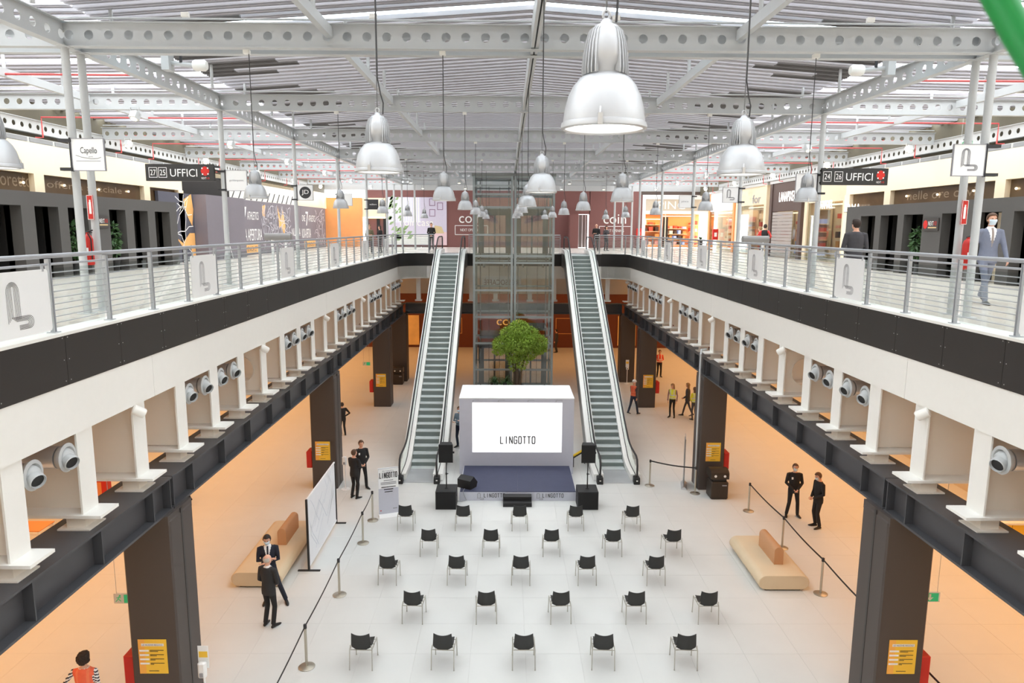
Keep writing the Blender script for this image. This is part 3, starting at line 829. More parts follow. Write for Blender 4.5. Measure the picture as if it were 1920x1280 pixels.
for a, b in zip(zs, zs[1:]):
    if b - a < .3: continue
    for x0, x1 in ((EX0+.07, EM-.16), (EM+.16, EX1-.07)): B(x0, x1, EY0-.008, EY0+.004, a+.05, b-.05).build('glass_pane', EGLASS, el)
    for x in (EX0, EX1): B(x-.006, x+.006, EY0+.07, EY1-.07, a+.05, b-.05).build('glass_pane', EGLASS, el)
for cx in ((EX0+EM)/2, (EM+EX1)/2):
    for z0 in (0.0, ZU):                                # landing doors at the rear of the shaft
        for s in (-1, 1):
            B(*sorted((cx+s*.62, cx+s*.95)), EY1-.1, EY1-.03, z0+.05, z0+2.35).build('door_jamb', ELEVD, el)
            d = B(*sorted((cx+s*.03, cx+s*.6)), EY1-.09, EY1-.07, z0+.05, z0+2.2).build('door_glass', SGLASS, el)
            B(*sorted((cx+s*.0, cx+s*.05)), EY1-.1, EY1-.06, z0+.05, z0+2.2).build('door_stile', ELEVD, d)
        B(cx-.95, cx+.95, EY1-.1, EY1-.03, z0+2.2, z0+2.55).build('door_head', ELEVD, el)
    for s in (-1, 1): B(cx+s*.8-.03, cx+s*.8+.03, EY1-.9, EY1-.84, 0, 11.8).build('guide_rail', ELEVD, el)
    for q in (-.3, .3): MB().tube((cx+q, EY1-1.2, .3), (cx+q, EY1-1.2, 11.5), .012, 5).build('hoist_cable', DARKG, el)
    B(cx-.8, cx+.8, EY0+.35, EY1-.4, 3.15, 3.3).build('car_floor', ELEVD, el) if cx < 0 else B(cx-.8, cx+.8, EY0+.35, EY1-.4, 3.6, 3.75).build('car_floor', ELEVD, el)
    for q in (-.55, .55): MB().lathe([(.06, 0), (.06, .25), (.01, .27)], (cx+q, EY0+.6, 7.05), 8).build('shaft_lamp', ELEVD, el)
B(EX0-.1, EX1+.1, EY0-.1, EY1+.1, 11.9, 12.04).build('shaft_roof', ELEVD, el)
tag(B(EX0, EX1, EY1+.07, YF+.02, ZU-.25, ZU+.0).build('lift_bridge', STEEL), 'short bridge floor from the gallery to the glass lift', kind='structure')
t = thing('banner', 'white banner with reversed dark lettering hanging behind the left lift glass', 'banner', (0, 42.3, 0))
B(-1.9, .4, 0, .02, 5.72, 6.38).build('cloth', PAPER, t)
Fb = Face((-1.9, 0, 5.72), (1, 0, 0)); Fb.text('ROSSOCAFFÈ', .12, .14, 2.05, .40, mat('brown banner print', rgb(110, 72, 66), .6), t, flip=True)

# ------------------------------------------------------------------ tree and plants in front of the lift
def leaf_cloud(blobs, n, size, m, rnd, droop=.3, asp=.42):
    mb = MB(); tot = sum(b[3]*b[4]*b[5] for b in blobs)
    for (cx, cy, cz, rx, ry, rz) in blobs:
        for _ in range(int(n*rx*ry*rz/tot)):
            while True:
                p = Vector((rnd.uniform(-1, 1), rnd.uniform(-1, 1), rnd.uniform(-1, 1)))
                if .25 < p.length < 1: break
            if rnd.random() < .65: p = p.normalized()*rnd.uniform(.8, 1.03)
            q = Vector((cx+p.x*rx, cy+p.y*ry, cz+p.z*rz))
            d = (p + Vector((rnd.uniform(-.8, .8), rnd.uniform(-.8, .8), rnd.uniform(-.9, .5)-droop))).normalized()
            sd = d.cross(Vector((rnd.uniform(-1, 1), rnd.uniform(-1, 1), rnd.uniform(-1, 1)))).normalized()
            l = size*rnd.uniform(.7, 1.3); wv = l*asp*.5
            mb.add([q, q+d*l*.45+sd*wv, q+d*l, q+d*l*.45-sd*wv], [(0, 1, 2, 3)])
    me = bpy.data.meshes.new('foliage'); me.from_pydata([tuple(v) for v in mb.v], [], mb.f); me.materials.append(m); return me
rnd = random.Random(3)
tr = thing('indoor_tree', 'bushy bright green tree in a dark pot before the glass lift', 'tree', (.12, 37.3, 0))
bl = [(.1, 0, 3.85, .55, .6, .55), (-.65, 0, 3.15, .6, .6, .4), (.98, .1, 3.2, .62, .6, .45), (.2, -.2, 3.25, .75, .6, .55), (-.3, .1, 3.6, .6, .5, .45), (.6, .1, 3.6, .55, .5, .45), (-.15, 0, 2.55, .4, .4, .38), (.55, 0, 2.65, .5, .4, .32), (-.95, 0, 2.85, .35, .35, .28), (1.2, 0, 2.9, .33, .35, .28), (.28, 0, 2.2, .28, .3, .4), (-.2, 0, 2.1, .2, .2, .4)]
put('foliage', leaf_cloud(bl, 15000, .115, LEAF, rnd), tr, kind='stuff')
tb = MB().path([(0, 0, .75), (.03, 0, 1.4), (-.02, .02, 2.0), (.05, 0, 2.6), (.1, 0, 3.4)], [.11, .1, .09, .07, .03], 9)
tb.path([(-.12, .05, .75), (-.1, .05, 1.5), (-.25, 0, 2.3), (-.6, 0, 3.0)], [.07, .06, .05, .02], 7).path([(.14, -.03, .75), (.2, 0, 1.5), (.4, 0, 2.4), (.9, .05, 3.0)], [.08, .06, .05, .02], 7)
tb.build('trunk', BARK, tr, True)
MB().lathe([(.30, 0), (.40, .82), (.43, .82), (.43, .9), (.36, .9), (.35, .78), (.001, .78)], n=20).build('pot', BLACK, tr, True)
def spiky(name, label, loc, n, L, seed):
    r = random.Random(seed); t = thing(name, label, 'plant', loc)
    mb = MB()
    for _ in range(n):
        a = r.uniform(0, 2*PI); el_ = r.uniform(.35, 1.4); l = L*r.uniform(.7, 1.1); h = Vector((math.cos(a), math.sin(a), 0)); sd = Vector((-h.y, h.x, 0))
        p = [Vector((0, 0, .62))]
        for q in range(1, 5):
            e = el_ - q*q*.12; p.append(p[-1] + (h*math.cos(e) + Vector((0, 0, math.sin(e))))*l/4)
        ww = [.012, .022, .02, .012, .002]; b = len(mb.v); vs = []
        for pp, wd in zip(p, ww): vs += [pp+sd*wd, pp-sd*wd]
        mb.add(vs, [(2*i, 2*i+1, 2*i+3, 2*i+2) for i in range(4)])
    me = bpy.data.meshes.new('leaves'); me.from_pydata([tuple(v) for v in mb.v], [], mb.f); me.materials.append(LEAFD)
    put('leaves', me, t, kind='stuff')
    MB().lathe([(.15, 0), (.2, .58), (.22, .58), (.22, .64), (.18, .64), (.001, .6)], n=16).build('pot', BLACK, t, True)
    MB().path([(0, 0, .55), (.01, 0, .7)], .03, 7).build('stem', BARK, t)
    return t
spiky('spiky_plant', 'spiky dark green potted plant, left of two beside the tree trunk', (-1.05, 36.5, .62), 90, .62, 5)
spiky('spiky_plant', 'spiky dark green potted plant, right of two beside the tree trunk', (-.45, 36.55, .62), 90, .62, 9)
tag(B(-1.35, -.2, 36.2, 36.85, 0, .62).build('plinth', BLACK), 'low black plinth carrying two spiky plants', 'plinth')

# ------------------------------------------------------------------ stage, LED wall, loudspeakers
t = thing('led_wall', 'white roofed box with grey lilac front around a glowing LED screen', 'LED wall', (0, 26, 0))
x0, x1, zt = -2.19, 2.1, 2.95
B(x0, x1, 0, .12, 0, .84).box(x0, -1.71, 0, .12, .84, zt-.04).box(1.66, x1, 0, .12, .84, zt-.04).box(-1.71, 1.66, 0, .12, 2.77, zt-.04).build('front_frame', STAGEW, t)
B(x0, x0+.03, .12, 2.2, 0, zt-.04).build('side_panel', STAGEW, t); B(x1-.03, x1, .12, 2.2, 0, zt-.04).build('side_panel', STAGEW, t)
B(x0, x1, 2.17, 2.2, 0, zt-.04).build('back_panel', STAGEW, t)
MB().bev(x0-.01, x1+.01, -.01, 2.21, zt-.04, zt, .01).build('roof', PAPER, t)
sc = B(-1.71, 1.66, .03, .09, .84, 2.77).build('screen', SCREEN, t)
Fs = Face((0, .03, 0), (1, 0, 0)); lingotto(Fs, -.68, 1.18, 1.36, .27, .036, INK, sc)
Fs.lines(logo_lines(-.28, 1.75, .5, .7, 5), .006, mat('pale screen print', rgb(238, 240, 243), .6, emit=.5), sc, 'logo')
Ff = Face((0, 0, 0), (1, 0, 0))
for x in (-1.7, -.75, .35, 1.4): Ff.lines([[(x, 2.83), (x+.05, 2.86), (x+.26, 2.86)], [(x, 2.80), (x+.05, 2.83)]], .012, INKL, t, 'print_mark')
t = thing('stage', 'low stage with navy carpet top and lilac front', 'stage', (0, 23.3, 0))
MB().loft([[(-2.02, 0, 0), (1.95, 0, 0), (1.98, 2.68, 0), (-2.04, 2.68, 0)], [(-2.02, 0, .3), (1.95, 0, .3), (1.98, 2.68, .3), (-2.04, 2.68, .3)]]).build('skirt', STAGEW, t)
B(-2.0, -.03, .02, 2.68, .3, .325).build('carpet', STAGEB, t); B(-.028, 1.95, .02, 2.68, .3, .325).build('carpet', STAGEB, t)
Fs = Face((0, 0, 0), (1, 0, 0))
for x in (-1.42, .60):
    Fs.lines(logo_lines(x+.0, .03, .24, .24, 3), .008, INKL, t, 'logo')
    lingotto(Fs, x+.22 if x < 0 else x+.2, .12, .74, .13, .019, INK, t)
t = thing('stage_step', 'black two tread step unit against the stage front', 'step', (-.05, 22.74, 0))
B(-.48, .48, .26, .53, 0, .25).build('upper_tread', BLACK, t); B(-.48, .48, 0, .255, 0, .13).build('lower_tread', BLACK, t)
def speaker_set(x, lab, lab2, lab3):
    t = thing('subwoofer', lab, 'speaker', (x, 22.5, 0))
    MB().bev(-.34, .34, 0, .72, 0, .62, .012).build('cabinet', BLACK, t); B(-.31, .31, -.012, 0, .03, .58).build('grille', BLACKS, t)
    B(.34, .352, .28, .44, .36, .42).box(-.352, -.34, .28, .44, .36, .42).build('handle', DARKG, t)
    p = thing('speaker_pole', lab3, 'pole', (x, 22.83, .62))
    MB().lathe([(.06, 0), (.06, .015), (.02, .02), (.02, .5), (.016, .5), (.016, .93)], n=12).build('shaft', BLACK, p, True)
    MB().tube((.02, 0, .5), (.07, 0, .5), .012, 6).lathe([(.03, .47), (.03, .53)], n=12).build('clamp_knob', BLACK, p)
    t = thing('loudspeaker', lab2, 'speaker', (x, 22.83, 1.55))
    MB().loft([[(-.235, -.15, 0), (.235, -.15, 0), (.17, .17, 0), (-.17, .17, 0)], [(-.235, -.15, .61), (.235, -.15, .61), (.17, .17, .61), (-.17, .17, .61)]]).build('cabinet', BLACK, t)
    B(-.215, .215, -.165, -.15, .02, .59).build('grille', BLACKS, t)
    MB().box(.2, .27, -.03, .03, .28, .33).build('handle', BLACK, t)
speaker_set(-2.42, 'black cube subwoofer left of the stage', 'black loudspeaker on the pole left of the stage', 'thin black speaker pole on the left subwoofer')
speaker_set(2.28, 'black cube subwoofer right of the stage', 'black loudspeaker on the pole right of the stage', 'thin black speaker pole on the right subwoofer')
t = thing('monitor_wedge', 'black floor monitor wedge tilted on the left stage corner', 'speaker', (-1.78, 23.75, .325), -.55)
MB().extr([(-.2, 0), (.18, 0), (.24, .16), (.02, .40), (-.2, .30)], 'x', -.27, .27).build('cabinet', BLACK, t)
MB().loft([[(-.25, .235, .165), (.25, .235, .165), (.25, .03, .388), (-.25, .03, .388)], [(-.25, .245, .175), (.25, .245, .175), (.25, .04, .398), (-.25, .04, .398)]]).build('grille', BLACKS, t)
tag(MB().path([(-1.85, 23.6, .33), (-1.9, 23.32, .33), (-1.86, 23.27, .2), (-1.78, 23.25, .03), (-1.95, 23.2, .012), (-2.3, 23.24, .02)], .012, 6).build('speaker_cable', INKL, None, True), 'grey cable running down the stage front to the left subwoofer', 'cable')

# ------------------------------------------------------------------ chairs
CHB = mat('black chair shell', rgb(40, 40, 39), .5, var=.08, scale=20)
def chair_meshes():
    q = {}
    def shell(pts_fn, nu, nv, th):
        mb = MB(); top = []; bot = []
        for j in range(nv+1):
            for i in range(nu+1):
                p, n = pts_fn(i/nu*2-1, j/nv); top.append(tuple(p + n*th/2)); bot.append(tuple(p - n*th/2))
        w_ = nu+1; N = len(top); fs = []
        for j in range(nv):
            for i in range(nu):
                a = j*w_+i; fs += [(a, a+1, a+w_+1, a+w_), (N+a, N+a+w_, N+a+w_+1, N+a+1)]
        for j in range(nv):
            for i in (0, nu):
                a = j*w_+i; fs.append((a, a+w_, N+a+w_, N+a))
        for i in range(nu):
            for j in (0, nv):
                a = j*w_+i; fs.append((a, a+1, N+a+1, N+a))
        return mb.add(top+bot, fs)
    def back(u, v):
        hw = .222 - .032*v - .03*max(0, .18-v)**1*3
        z = .425 + .375*v + .026*u*u*v*v + (1-v)**2*.05*u*u
        y = -.225 - .085*v + .05*u*u
        return Vector((u*hw, y, z)), Vector((0, 1, .1)).normalized()
    def seat(u, v):
        return Vector((u*(.20-.02*abs(v-.5)), -.2 + .44*v, .455 - .025*math.sin(v*PI) + .02*u*u - .02*(v > .93))), Vector((0, 0, 1))
    q['backrest'] = shell(back, 10, 6, .016).mesh('backrest', CHB, True)
    q['seat'] = shell(seat, 8, 8, .014).mesh('seat', CHB, True)
    for s in (-1, 1):
        q['side', s] = MB().path([(s*.235, -.245, .445), (s*.232, .0, .435), (s*.23, .24, .44)], .0115, 8).path([(s*.235, -.245, .445), (s*.215, -.26, .56)], .009, 6).path([(s*.232, 0, .435), (s*.17, 0, .43)], .009, 6).mesh('side_frame', CHROME, True)
        q['legb', s] = MB().path([(s*.235, -.245, .45), (s*.24, -.285, .012)], [.0115, .0105], 8).lathe([(.014, 0), (.014, .014)], (s*.24, -.285, 0), 8).mesh('leg', CHROME, True)
        q['legf', s] = MB().path([(s*.23, .24, .445), (s*.235, .27, .012)], [.0115, .0105], 8).lathe([(.014, 0), (.014, .014)], (s*.235, .27, 0), 8).mesh('leg', CHROME, True)
    q['bar'] = MB().tube((-.235, -.24, .44), (.235, -.24, .44), .0095, 8).tube((-.23, .18, .43), (.23, .18, .43), .0095, 8).mesh('cross_bar', CHROME, True)
    return q
CQ = chair_meshes()
rows = [(20.82, (-3.52, -1.75, -.02, 1.72, 3.46)), (19.07, (-2.62, -.85, .86, 2.61, 4.32)), (17.42, (-3.5, -1.71, -.03, 1.68, 3.48)), (15.58, (-2.61, -.9, .85, 2.63, 4.34)), (13.80, (-3.46, -1.74, -.05, 1.64, 3.38))]
jit = random.Random(11)
for r, (y, xs) in enumerate(rows):
    for c, x in enumerate(xs):
        t = thing('chair', 'black shell chair on steel legs, %s from left in the %s row from the stage' % (ordn[c], ordn[r]), 'chair', (x, y+.285, 0), jit.uniform(-.06, .06), 'black chairs facing the stage')
        for k, me in CQ.items(): put(me.name.split('.')[0], me, t)

# ------------------------------------------------------------------ crowd barriers, banners, board, benches, bins
BELT = mat('black barrier belt', rgb(34, 33, 34), .7)
POSTM = mat('brushed barrier post', rgb(186, 180, 166), .3, metal=.7)
sb = MB().lathe([(.17, 0), (.175, .012), (.15, .025), (.04, .035), (.001, .036)], n=24).mesh('base', POSTM, True)
sp_ = MB().lathe([(.03, .03), (.03, .88), (.001, .88)], n=14).mesh('post', POSTM, True)
sh = MB().lathe([(.034, .88), (.036, .885), (.036, .965), (.03, .975), (.001, .976)], n=14).mesh('head', DARKG, True)
def stanchion(x, y, label, to=None):
    t = thing('barrier_post', label, 'barrier post', (x, y, 0), 0, 'belt barrier posts')
    put('base', sb, t); put('post', sp_, t); put('head', sh, t)
    if to:
        dx, dy = to[0]-x, to[1]-y; L = math.hypot(dx, dy); u = Vector((dx/L, dy/L, 0)); n = Vector((-u.y, u.x, 0))*.003
        rings = []
        for k in range(9):
            f = .036/L + k/8*(1-.072/L); p = u*(L*f) + Vector((0, 0, .93 - .04*math.sin(PI*k/8)))
            h = Vector((0, 0, .024)); rings.append([tuple(p-n-h), tuple(p+n-h), tuple(p+n+h), tuple(p-n+h)])
        MB().loft(rings).build('belt', BELT, t)
lp = [(-4.64, 10.9), (-4.64, 13.92), (-4.64, 16.93), (-4.64, 19.94), (-4.66, 21.6)]
for i, p in enumerate(lp): stanchion(*p, 'metal barrier post left of the chairs, %s from the viewer' % ordn[i], lp[i+1] if i < 4 else None)
rp = [(7.62, 11.0), (7.62, 14.2), (7.62, 17.02), (7.64, 19.67), (7.58, 22.43)]
for i, p in enumerate(rp): stanchion(*p, 'metal barrier post right of the beige bench line, %s from the viewer' % ordn[i], rp[i+1] if i < 4 else None)
stanchion(4.77, 24.78, 'metal barrier post beside the right escalator foot', (6.22, 24.02))
stanchion(6.22, 24.02, 'metal barrier post beside the right second column and bin')

def rollup(loc, rz, wd, h, label, front):
    t = thing('rollup_banner', label, 'banner', loc, rz)
    MB().extr([(-.12, 0), (.1, 0), (.03, .1), (-.03, .1)], 'x', -wd/2, wd/2).build('base', PAPER if front else ALU, t)
    B(-wd/2+.01, wd/2-.01, -.004, .004, .1, h).build('sheet', STAGEW if front else mat('dark grey banner back', rgb(88, 90, 92), .6), t)
    MB().tube((-wd/2, 0, h), (wd/2, 0, h), .014, 8).build('top_bar', ALU, t); MB().tube((0, .03, .1), (0, .03, h), .01, 6).build('support_pole', ALU, t)
    return t
t = rollup((-4.2, 21.95, 0), .35, .66, 1.62, 'white and lilac roll-up banner with dark lettering beside the left escalator', True)
Fr = Face((-.33, -.004, 0), (1, 0, 0))
Fr.rect(.012, .648, .95, 1.6, PAPER, t, 'upper_print', d=-.002)
lingotto(Fr, .04, 1.30, .58, .17, .024, INK, t, .003); Fr.text('BEN TORNATI A', .14, 1.5, .36, .05, INKL, t, d=.003)
for k, (z, wv, m) in enumerate(((1.2, .3, INKL), (1.13, .5, INKL), (1.08, .5, INKL), (.98, .46, INK), (.9, .3, INK), (.82, .26, INK))):
    Fr.rect(.33-wv/2, .33+wv/2, z, z+.025, m, t, 'text_line', d=.004)
Fr.rect(.05, .09, .2, .23, RED, t, 'small_mark', d=.003); Fr.rect(.46, .6, .24, .27, INKL, t, 'small_mark', d=.003)
rollup((6.0, 24.75, 0), 1.35, .8, 1.85, 'dark grey back of a roll-up banner beside the right second column', False)

t = thing('display_board', 'large white map board between two thin black posts beside the left bench', 'board', (-5.76, 0, 0))
B(-.012, .012, 18.3, 21.3, .14, 1.98).build('panel', mat('pale grey map print', rgb(232, 234, 238), .5, var=.05, scale=1.5), t)
for z0, z1 in ((.09, .14), (1.98, 2.02)): B(-.02, .02, 18.26, 21.34, z0, z1).build('frame_edge', PAPER, t)
for y in (18.22, 21.38):
    B(-.025, .025, y-.03, y+.03, .02, 2.02).build('post', BLACK, t); B(-.3, .3, y-.04, y+.04, 0, .02).build('foot', BLACK, t)
Fm = Face((.012, 18.3, .14), (0, 1, 0)); rr_ = random.Random(4); pls = []
for k in range(16):
    x, z = rr_.uniform(.1, 2.7), rr_.uniform(.1, 1.7); pl_ = [(x, z)]; a = rr_.choice([.6, .75, 2.2, 2.4])
    for q in range(3):
        x += .4*math.cos(a+rr_.uniform(-.2, .2)); z += .35*math.sin(a+rr_.uniform(-.2, .2))
        if not (0.03 < x < 2.97 and .03 < z < 1.8): break
        pl_.append((x, z))
    pls.append(pl_)
Fm.lines(pls, .022, mat('faint blue grey map line', rgb(206, 210, 220), .6), t, 'map_lines')

def bench(cx, y0, y1, bx, by0, by1, label):
    t = thing('bench', label, 'bench', (cx, 0, 0)); r = .19; hw = .66; zc = .23; prof = []
    for k in range(9):
        a = -PI/2 + PI*k/8; prof.append((hw - r + r*math.cos(a), zc + r*math.sin(a)))
    for k in range(9):
        a = PI/2 + PI*k/8; prof.append((-hw + r + r*math.cos(a), zc + r*math.sin(a)))
    rings = []
    for y, sc_ in ((y0, .97), (y0+.02, 1), (y1-.02, 1), (y1, .97)):
        rings.append([(x*sc_, y, zc + (z-zc)*sc_) for x, z in prof])
    MB().loft(rings).build('seat', HIDE, t, True)
    B(-hw+.2, hw-.2, y0+.06, y1-.06, 0, .05).build('plinth', BLACK, t)
    bp = [(-.12, .41), (.12, .41), (.12, .78)] + [(.12*math.cos(PI*k/8), .78 + .12*math.sin(PI*k/8)) for k in range(1, 8)] + [(-.12, .78)]
    MB().loft([[(bx-cx + x, y, z) for x, z in bp] for y in (by0, by1)]).build('bolster', TAN, t, True)
bench(6.72, 17.15, 19.6, 6.8, 17.78, 18.95, 'low beige bench with tan bolster right of the chairs')
bench(-6.85, 17.28, 20.6, -6.68, 18.9, 20.1, 'low beige bench with tan bolster behind the two suited men')

def bin_(x, y, label):
    t = thing('litter_bin', label, 'bin', (x, y, 0))
    MB().bev(-.3, .3, -.3, .3, .03, .62, .03).build('body', BRONZE, t); B(-.27, .27, -.27, .27, 0, .03).build('plinth', BLACK, t)
    MB().loft([[(-.24, -.24, .62), (.24, -.24, .62), (.24, .24, .62), (-.24, .24, .62)], [(-.24, -.24, .74), (.24, -.24, .74), (.24, .24, .74), (-.24, .24, .74)]]).build('neck', BLACK, t)
    pr = [(-.3, .72), (.3, .72), (.3, .9)] + [(.3*math.cos(PI*k/10), .9 + .14*math.sin(PI*k/10)) for k in range(1, 10)] + [(-.3, .9)]
    MB().extr(pr, 'x', -.31, .31).build('hood', BRONZE, t, True)
    for s in (-1, 1): MB().lathe([(.045, -.302), (.045, -.308), (.001, -.309)], (0, 0, 0), 14, 'y').build('round_sticker', PAPER, t, loc=(s*.16, 0, .83))
    Face((-.3, -.3, 0), (1, 0, 0)).rect(.38, .54, .48, .52, INKL, t, 'label_print')
bin_(6.91, 23.75, 'bronze litter bin with hood in front of the right second column')
bin_(-6.85, 41.75, 'bronze litter bin with hood by the farthest left column')

def sanitizer(x, y, label, sign=False, h=1.15):
    t = thing('sanitizer_stand', label, 'sanitizer stand', (x, y, 0))
    MB().lathe([(.16, 0), (.16, .015), (.03, .02), (.02, .03), (.02, h), (.001, h)], n=18).build('pole', PAPER, t, True)
    MB().bev(-.075, .075, -.11, .0, h-.22, h+.08, .03).build('dispenser', PAPER, t); B(-.03, .03, -.13, -.11, h-.2, h-.12).build('nozzle_cover', INKL, t)
    if sign: B(-.1, .1, .02, .03, h-.1, h+.35).build('sign_plate', PAPER, t); Face((-.1, .02, h), (1, 0, 0)).rect(.02, .18, .12, .24, YEL, t, 'print')
sanitizer(-6.1, 12.35, 'white hand sanitizer stand with yellow sign beside the nearest left column', True, 1.1)
sanitizer(-6.13, 24.35, 'white hand sanitizer stand on round base beside the left second column')
sanitizer(6.8, 42.0, 'white hand sanitizer stand before the farthest right column', True, 1.1)

# yellow notices, red hose boxes and exit signs on the columns
for s, sd in ((-1, 'left'), (1, 'right')):
    for i, y in enumerate((12.12, 24.38, 36.2)):
        t = thing('notice', 'yellow rules notice on the %s %s column' % (rowname[i], sd), 'notice', (s*6.9, y-.003, 1.06), 0, 'yellow notices on the columns')
        B(-.26, .26, -.006, 0, 0, .68).build('sheet', YEL, t)
        Fn = Face((-.26, -.006, 0), (1, 0, 0), lift=.003)
        Fn.rect(.0, .12, 0, .68, mat('amber notice fade', rgb(247, 180, 80), .5), t, 'tint', d=-.002)
        Fn.rect(.06, .47, .55, .60, PAPER, t, 'title_bar', d=.001)
        if i < 2: Fn.text('LE NUOVE REGOLE', .08, .56, .37, .03, INK, t, d=.004)
        for k in range(4):
            z = .44 - .085*k; Fn.rect(.02, .19, z, z+.035, PAPER, t, 'pictogram_bar', d=.001)
            for q in range(2): Fn.rect(.21, (.46, .36)[q] - .03*k*q, z+.02-.022*q, z+.03-.022*q, INK, t, 'text_line', d=.001)
        Fn.rect(.17, .35, .05, .06, INK, t, 'text_line', d=.001)
        t = thing('hose_box', 'red fire hose box on the outer side of the %s %s column' % (rowname[i], sd), 'fire box', (s*7.32, y+.1, .74), 0, 'red hose boxes on the columns')
        MB().bev(*sorted((0, s*.2)), 0, .5, 0, .6, .02).build('cabinet', RED, t); B(*sorted((s*.2, s*.21)), .05, .45, .05, .55).build('door', RED, t)
def exit_sign(x, y, z, label, top, arrow=False):
    t = thing('exit_sign', label, 'exit sign', (x, y, z))
    B(-.2, .2, -.02, .02, 0, .2).build('box', PAPER, t)
    Fx = Face((-.2, -.02, 0), (1, 0, 0))
    if arrow:
        Fx.rect(.03, .37, .015, .185, EXITG, t, 'green_field'); Fx.poly([(.2, .03), (.27, .1), (.22, .1), (.22, .17), (.18, .17), (.18, .1), (.13, .1)], INKW, t, 'arrow', d=.002)
    else:
        Fx.rect(.2, .39, .015, .185, EXITG, t, 'green_field'); Fx.lines([[(.04, .04), (.09, .1), (.14, .05)], [(.09, .1), (.11, .15)], [(.06, .12), (.14, .13)]], .014, EXITG, t, 'running_figure', d=.001)
        Fx.rect(.11, .14, .15, .18, EXITG, t, 'figure_head', d=.001)
    for q in (-.15, .15): MB().tube((q, 0, .2), (q, 0, top-z), .005, 5).build('hanger', STEEL, t)
exit_sign(-7.95, 13.2, 1.85, 'green and white exit sign hanging left of the nearest left column', 7.3)
exit_sign(7.92, 13.1, 1.96, 'green arrow exit sign hanging right of the nearest right column', 7.3, True)
exit_sign(-7.9, 37.6, 1.9, 'small green exit sign hanging beside the third left column', 7.3)
exit_sign(13.6, 22.5, 11.72, 'green exit sign hanging under the roof before the right cream bulkhead', 12.6)

# ------------------------------------------------------------------ upper gallery: hoardings, bulkheads, shops, signs
def kiosk(s, sd, ops, yend, ystart=12.5):
    t = thing('hoarding_wall', 'long warm grey hoarding wall with black alcoves on the %s gallery' % sd, 'hoarding', (s*13.3, 0, ZU))
    x0, x1 = 0, s*.45
    edges = [ystart] + [e for o in ops for e in o] + [yend]
    for a, b in zip(edges[::2], edges[1::2]):
        if b - a > .02: B(*sorted((x0, x1)), a, b, 0, 2.02).build('pier', KIOSK, t)
    B(*sorted((x0, x1)), ystart, yend, 2.02, 2.40).build('header', KIOSK, t)
    for a, b in ops:
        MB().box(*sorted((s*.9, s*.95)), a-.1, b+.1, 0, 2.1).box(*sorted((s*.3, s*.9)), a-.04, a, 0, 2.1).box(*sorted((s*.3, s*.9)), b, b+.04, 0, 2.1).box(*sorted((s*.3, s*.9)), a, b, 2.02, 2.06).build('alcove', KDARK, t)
    B(*sorted((s*.45, s*.6)), ystart, yend, 2.3, 2.4).build('cap', KIOSK, t)
    return t
kL = kiosk(-1, 'left', [(13.6, 14.6), (15.1, 16.2), (16.7, 17.7), (18.2, 19.35), (19.9, 20.95), (21.4, 22.4), (23.6, 24.6), (25.12, 26.12), (26.65, 27.8)], 28.4)
kR = kiosk(1, 'right', [(13.6, 14.6), (15.1, 16.2), (16.7, 17.7), (18.4, 19.6), (20.1, 21.25), (21.9, 22.85), (23.9, 25.05), (25.45, 26.6), (27.0, 28.1)], 29.3)
def next_sign(s, sd, y0, y1, z0, z1):
    t = thing('wall_sign', 'small dark NEXT sign with red emblem on the %s hoarding wall' % sd, 'sign', (s*13.29, 0, 0))
    B(*sorted((0, -s*.03)), y0, y1, z0, z1).build('plate', mat('dark sign plate', rgb(64, 60, 58), .5), t)
    o = (-s*.03, y0 if s < 0 else y1, z0); Fx = Face(o, (0, -s, 0)); L = y1-y0; h = z1-z0
    Fx.text('NEXT', L*.36, h*.42, L*.34, h*.34, INKW, t); Fx.text('10', L*.72, h*.42, L*.18, h*.34, RED, t)
    Fx.rect(L*.36, L*.9, h*.2, h*.3, mat('sand print', rgb(206, 178, 130), .5), t, 'text_line')
    c = (L*.18, h*.5); Fx.poly([(c[0]+h*.32*math.cos(k*PI/4), c[1]+h*.36*math.sin(k*PI/4)) for k in range(8)], RED, t, 'emblem')
next_sign(-1, 'left', 22.62, 23.48, 9.13, 9.5); next_sign(1, 'right', 22.95, 23.8, 9.18, 9.58)
def alcove_plant(x, y, label):
    r = random.Random(int(y*10)); t = thing('alcove_plant', label, 'plant', (x, y, ZU))
    put('foliage', leaf_cloud([(0, 0, 1.15, .17, .2, .42), (0, .05, .8, .14, .16, .25)], 260, .16, LEAFD, r), t, kind='stuff')
    MB().path([(0, 0, .3), (.01, 0, .9)], [.02, .01], 6).build('stem', BARK, t); MB().lathe([(.13, 0), (.17, .36), (.17, .4), (.001, .38)], n=14).build('pot', BLACK, t, True)
alcove_plant(-13.52, 21.9, 'green plant in the left hoarding alcove nearest its dark sign'); alcove_plant(-13.52, 24.1, 'green plant in the left alcove just beyond the dark sign')
alcove_plant(13.52, 24.45, 'green plant in the right alcove just beyond the dark sign')

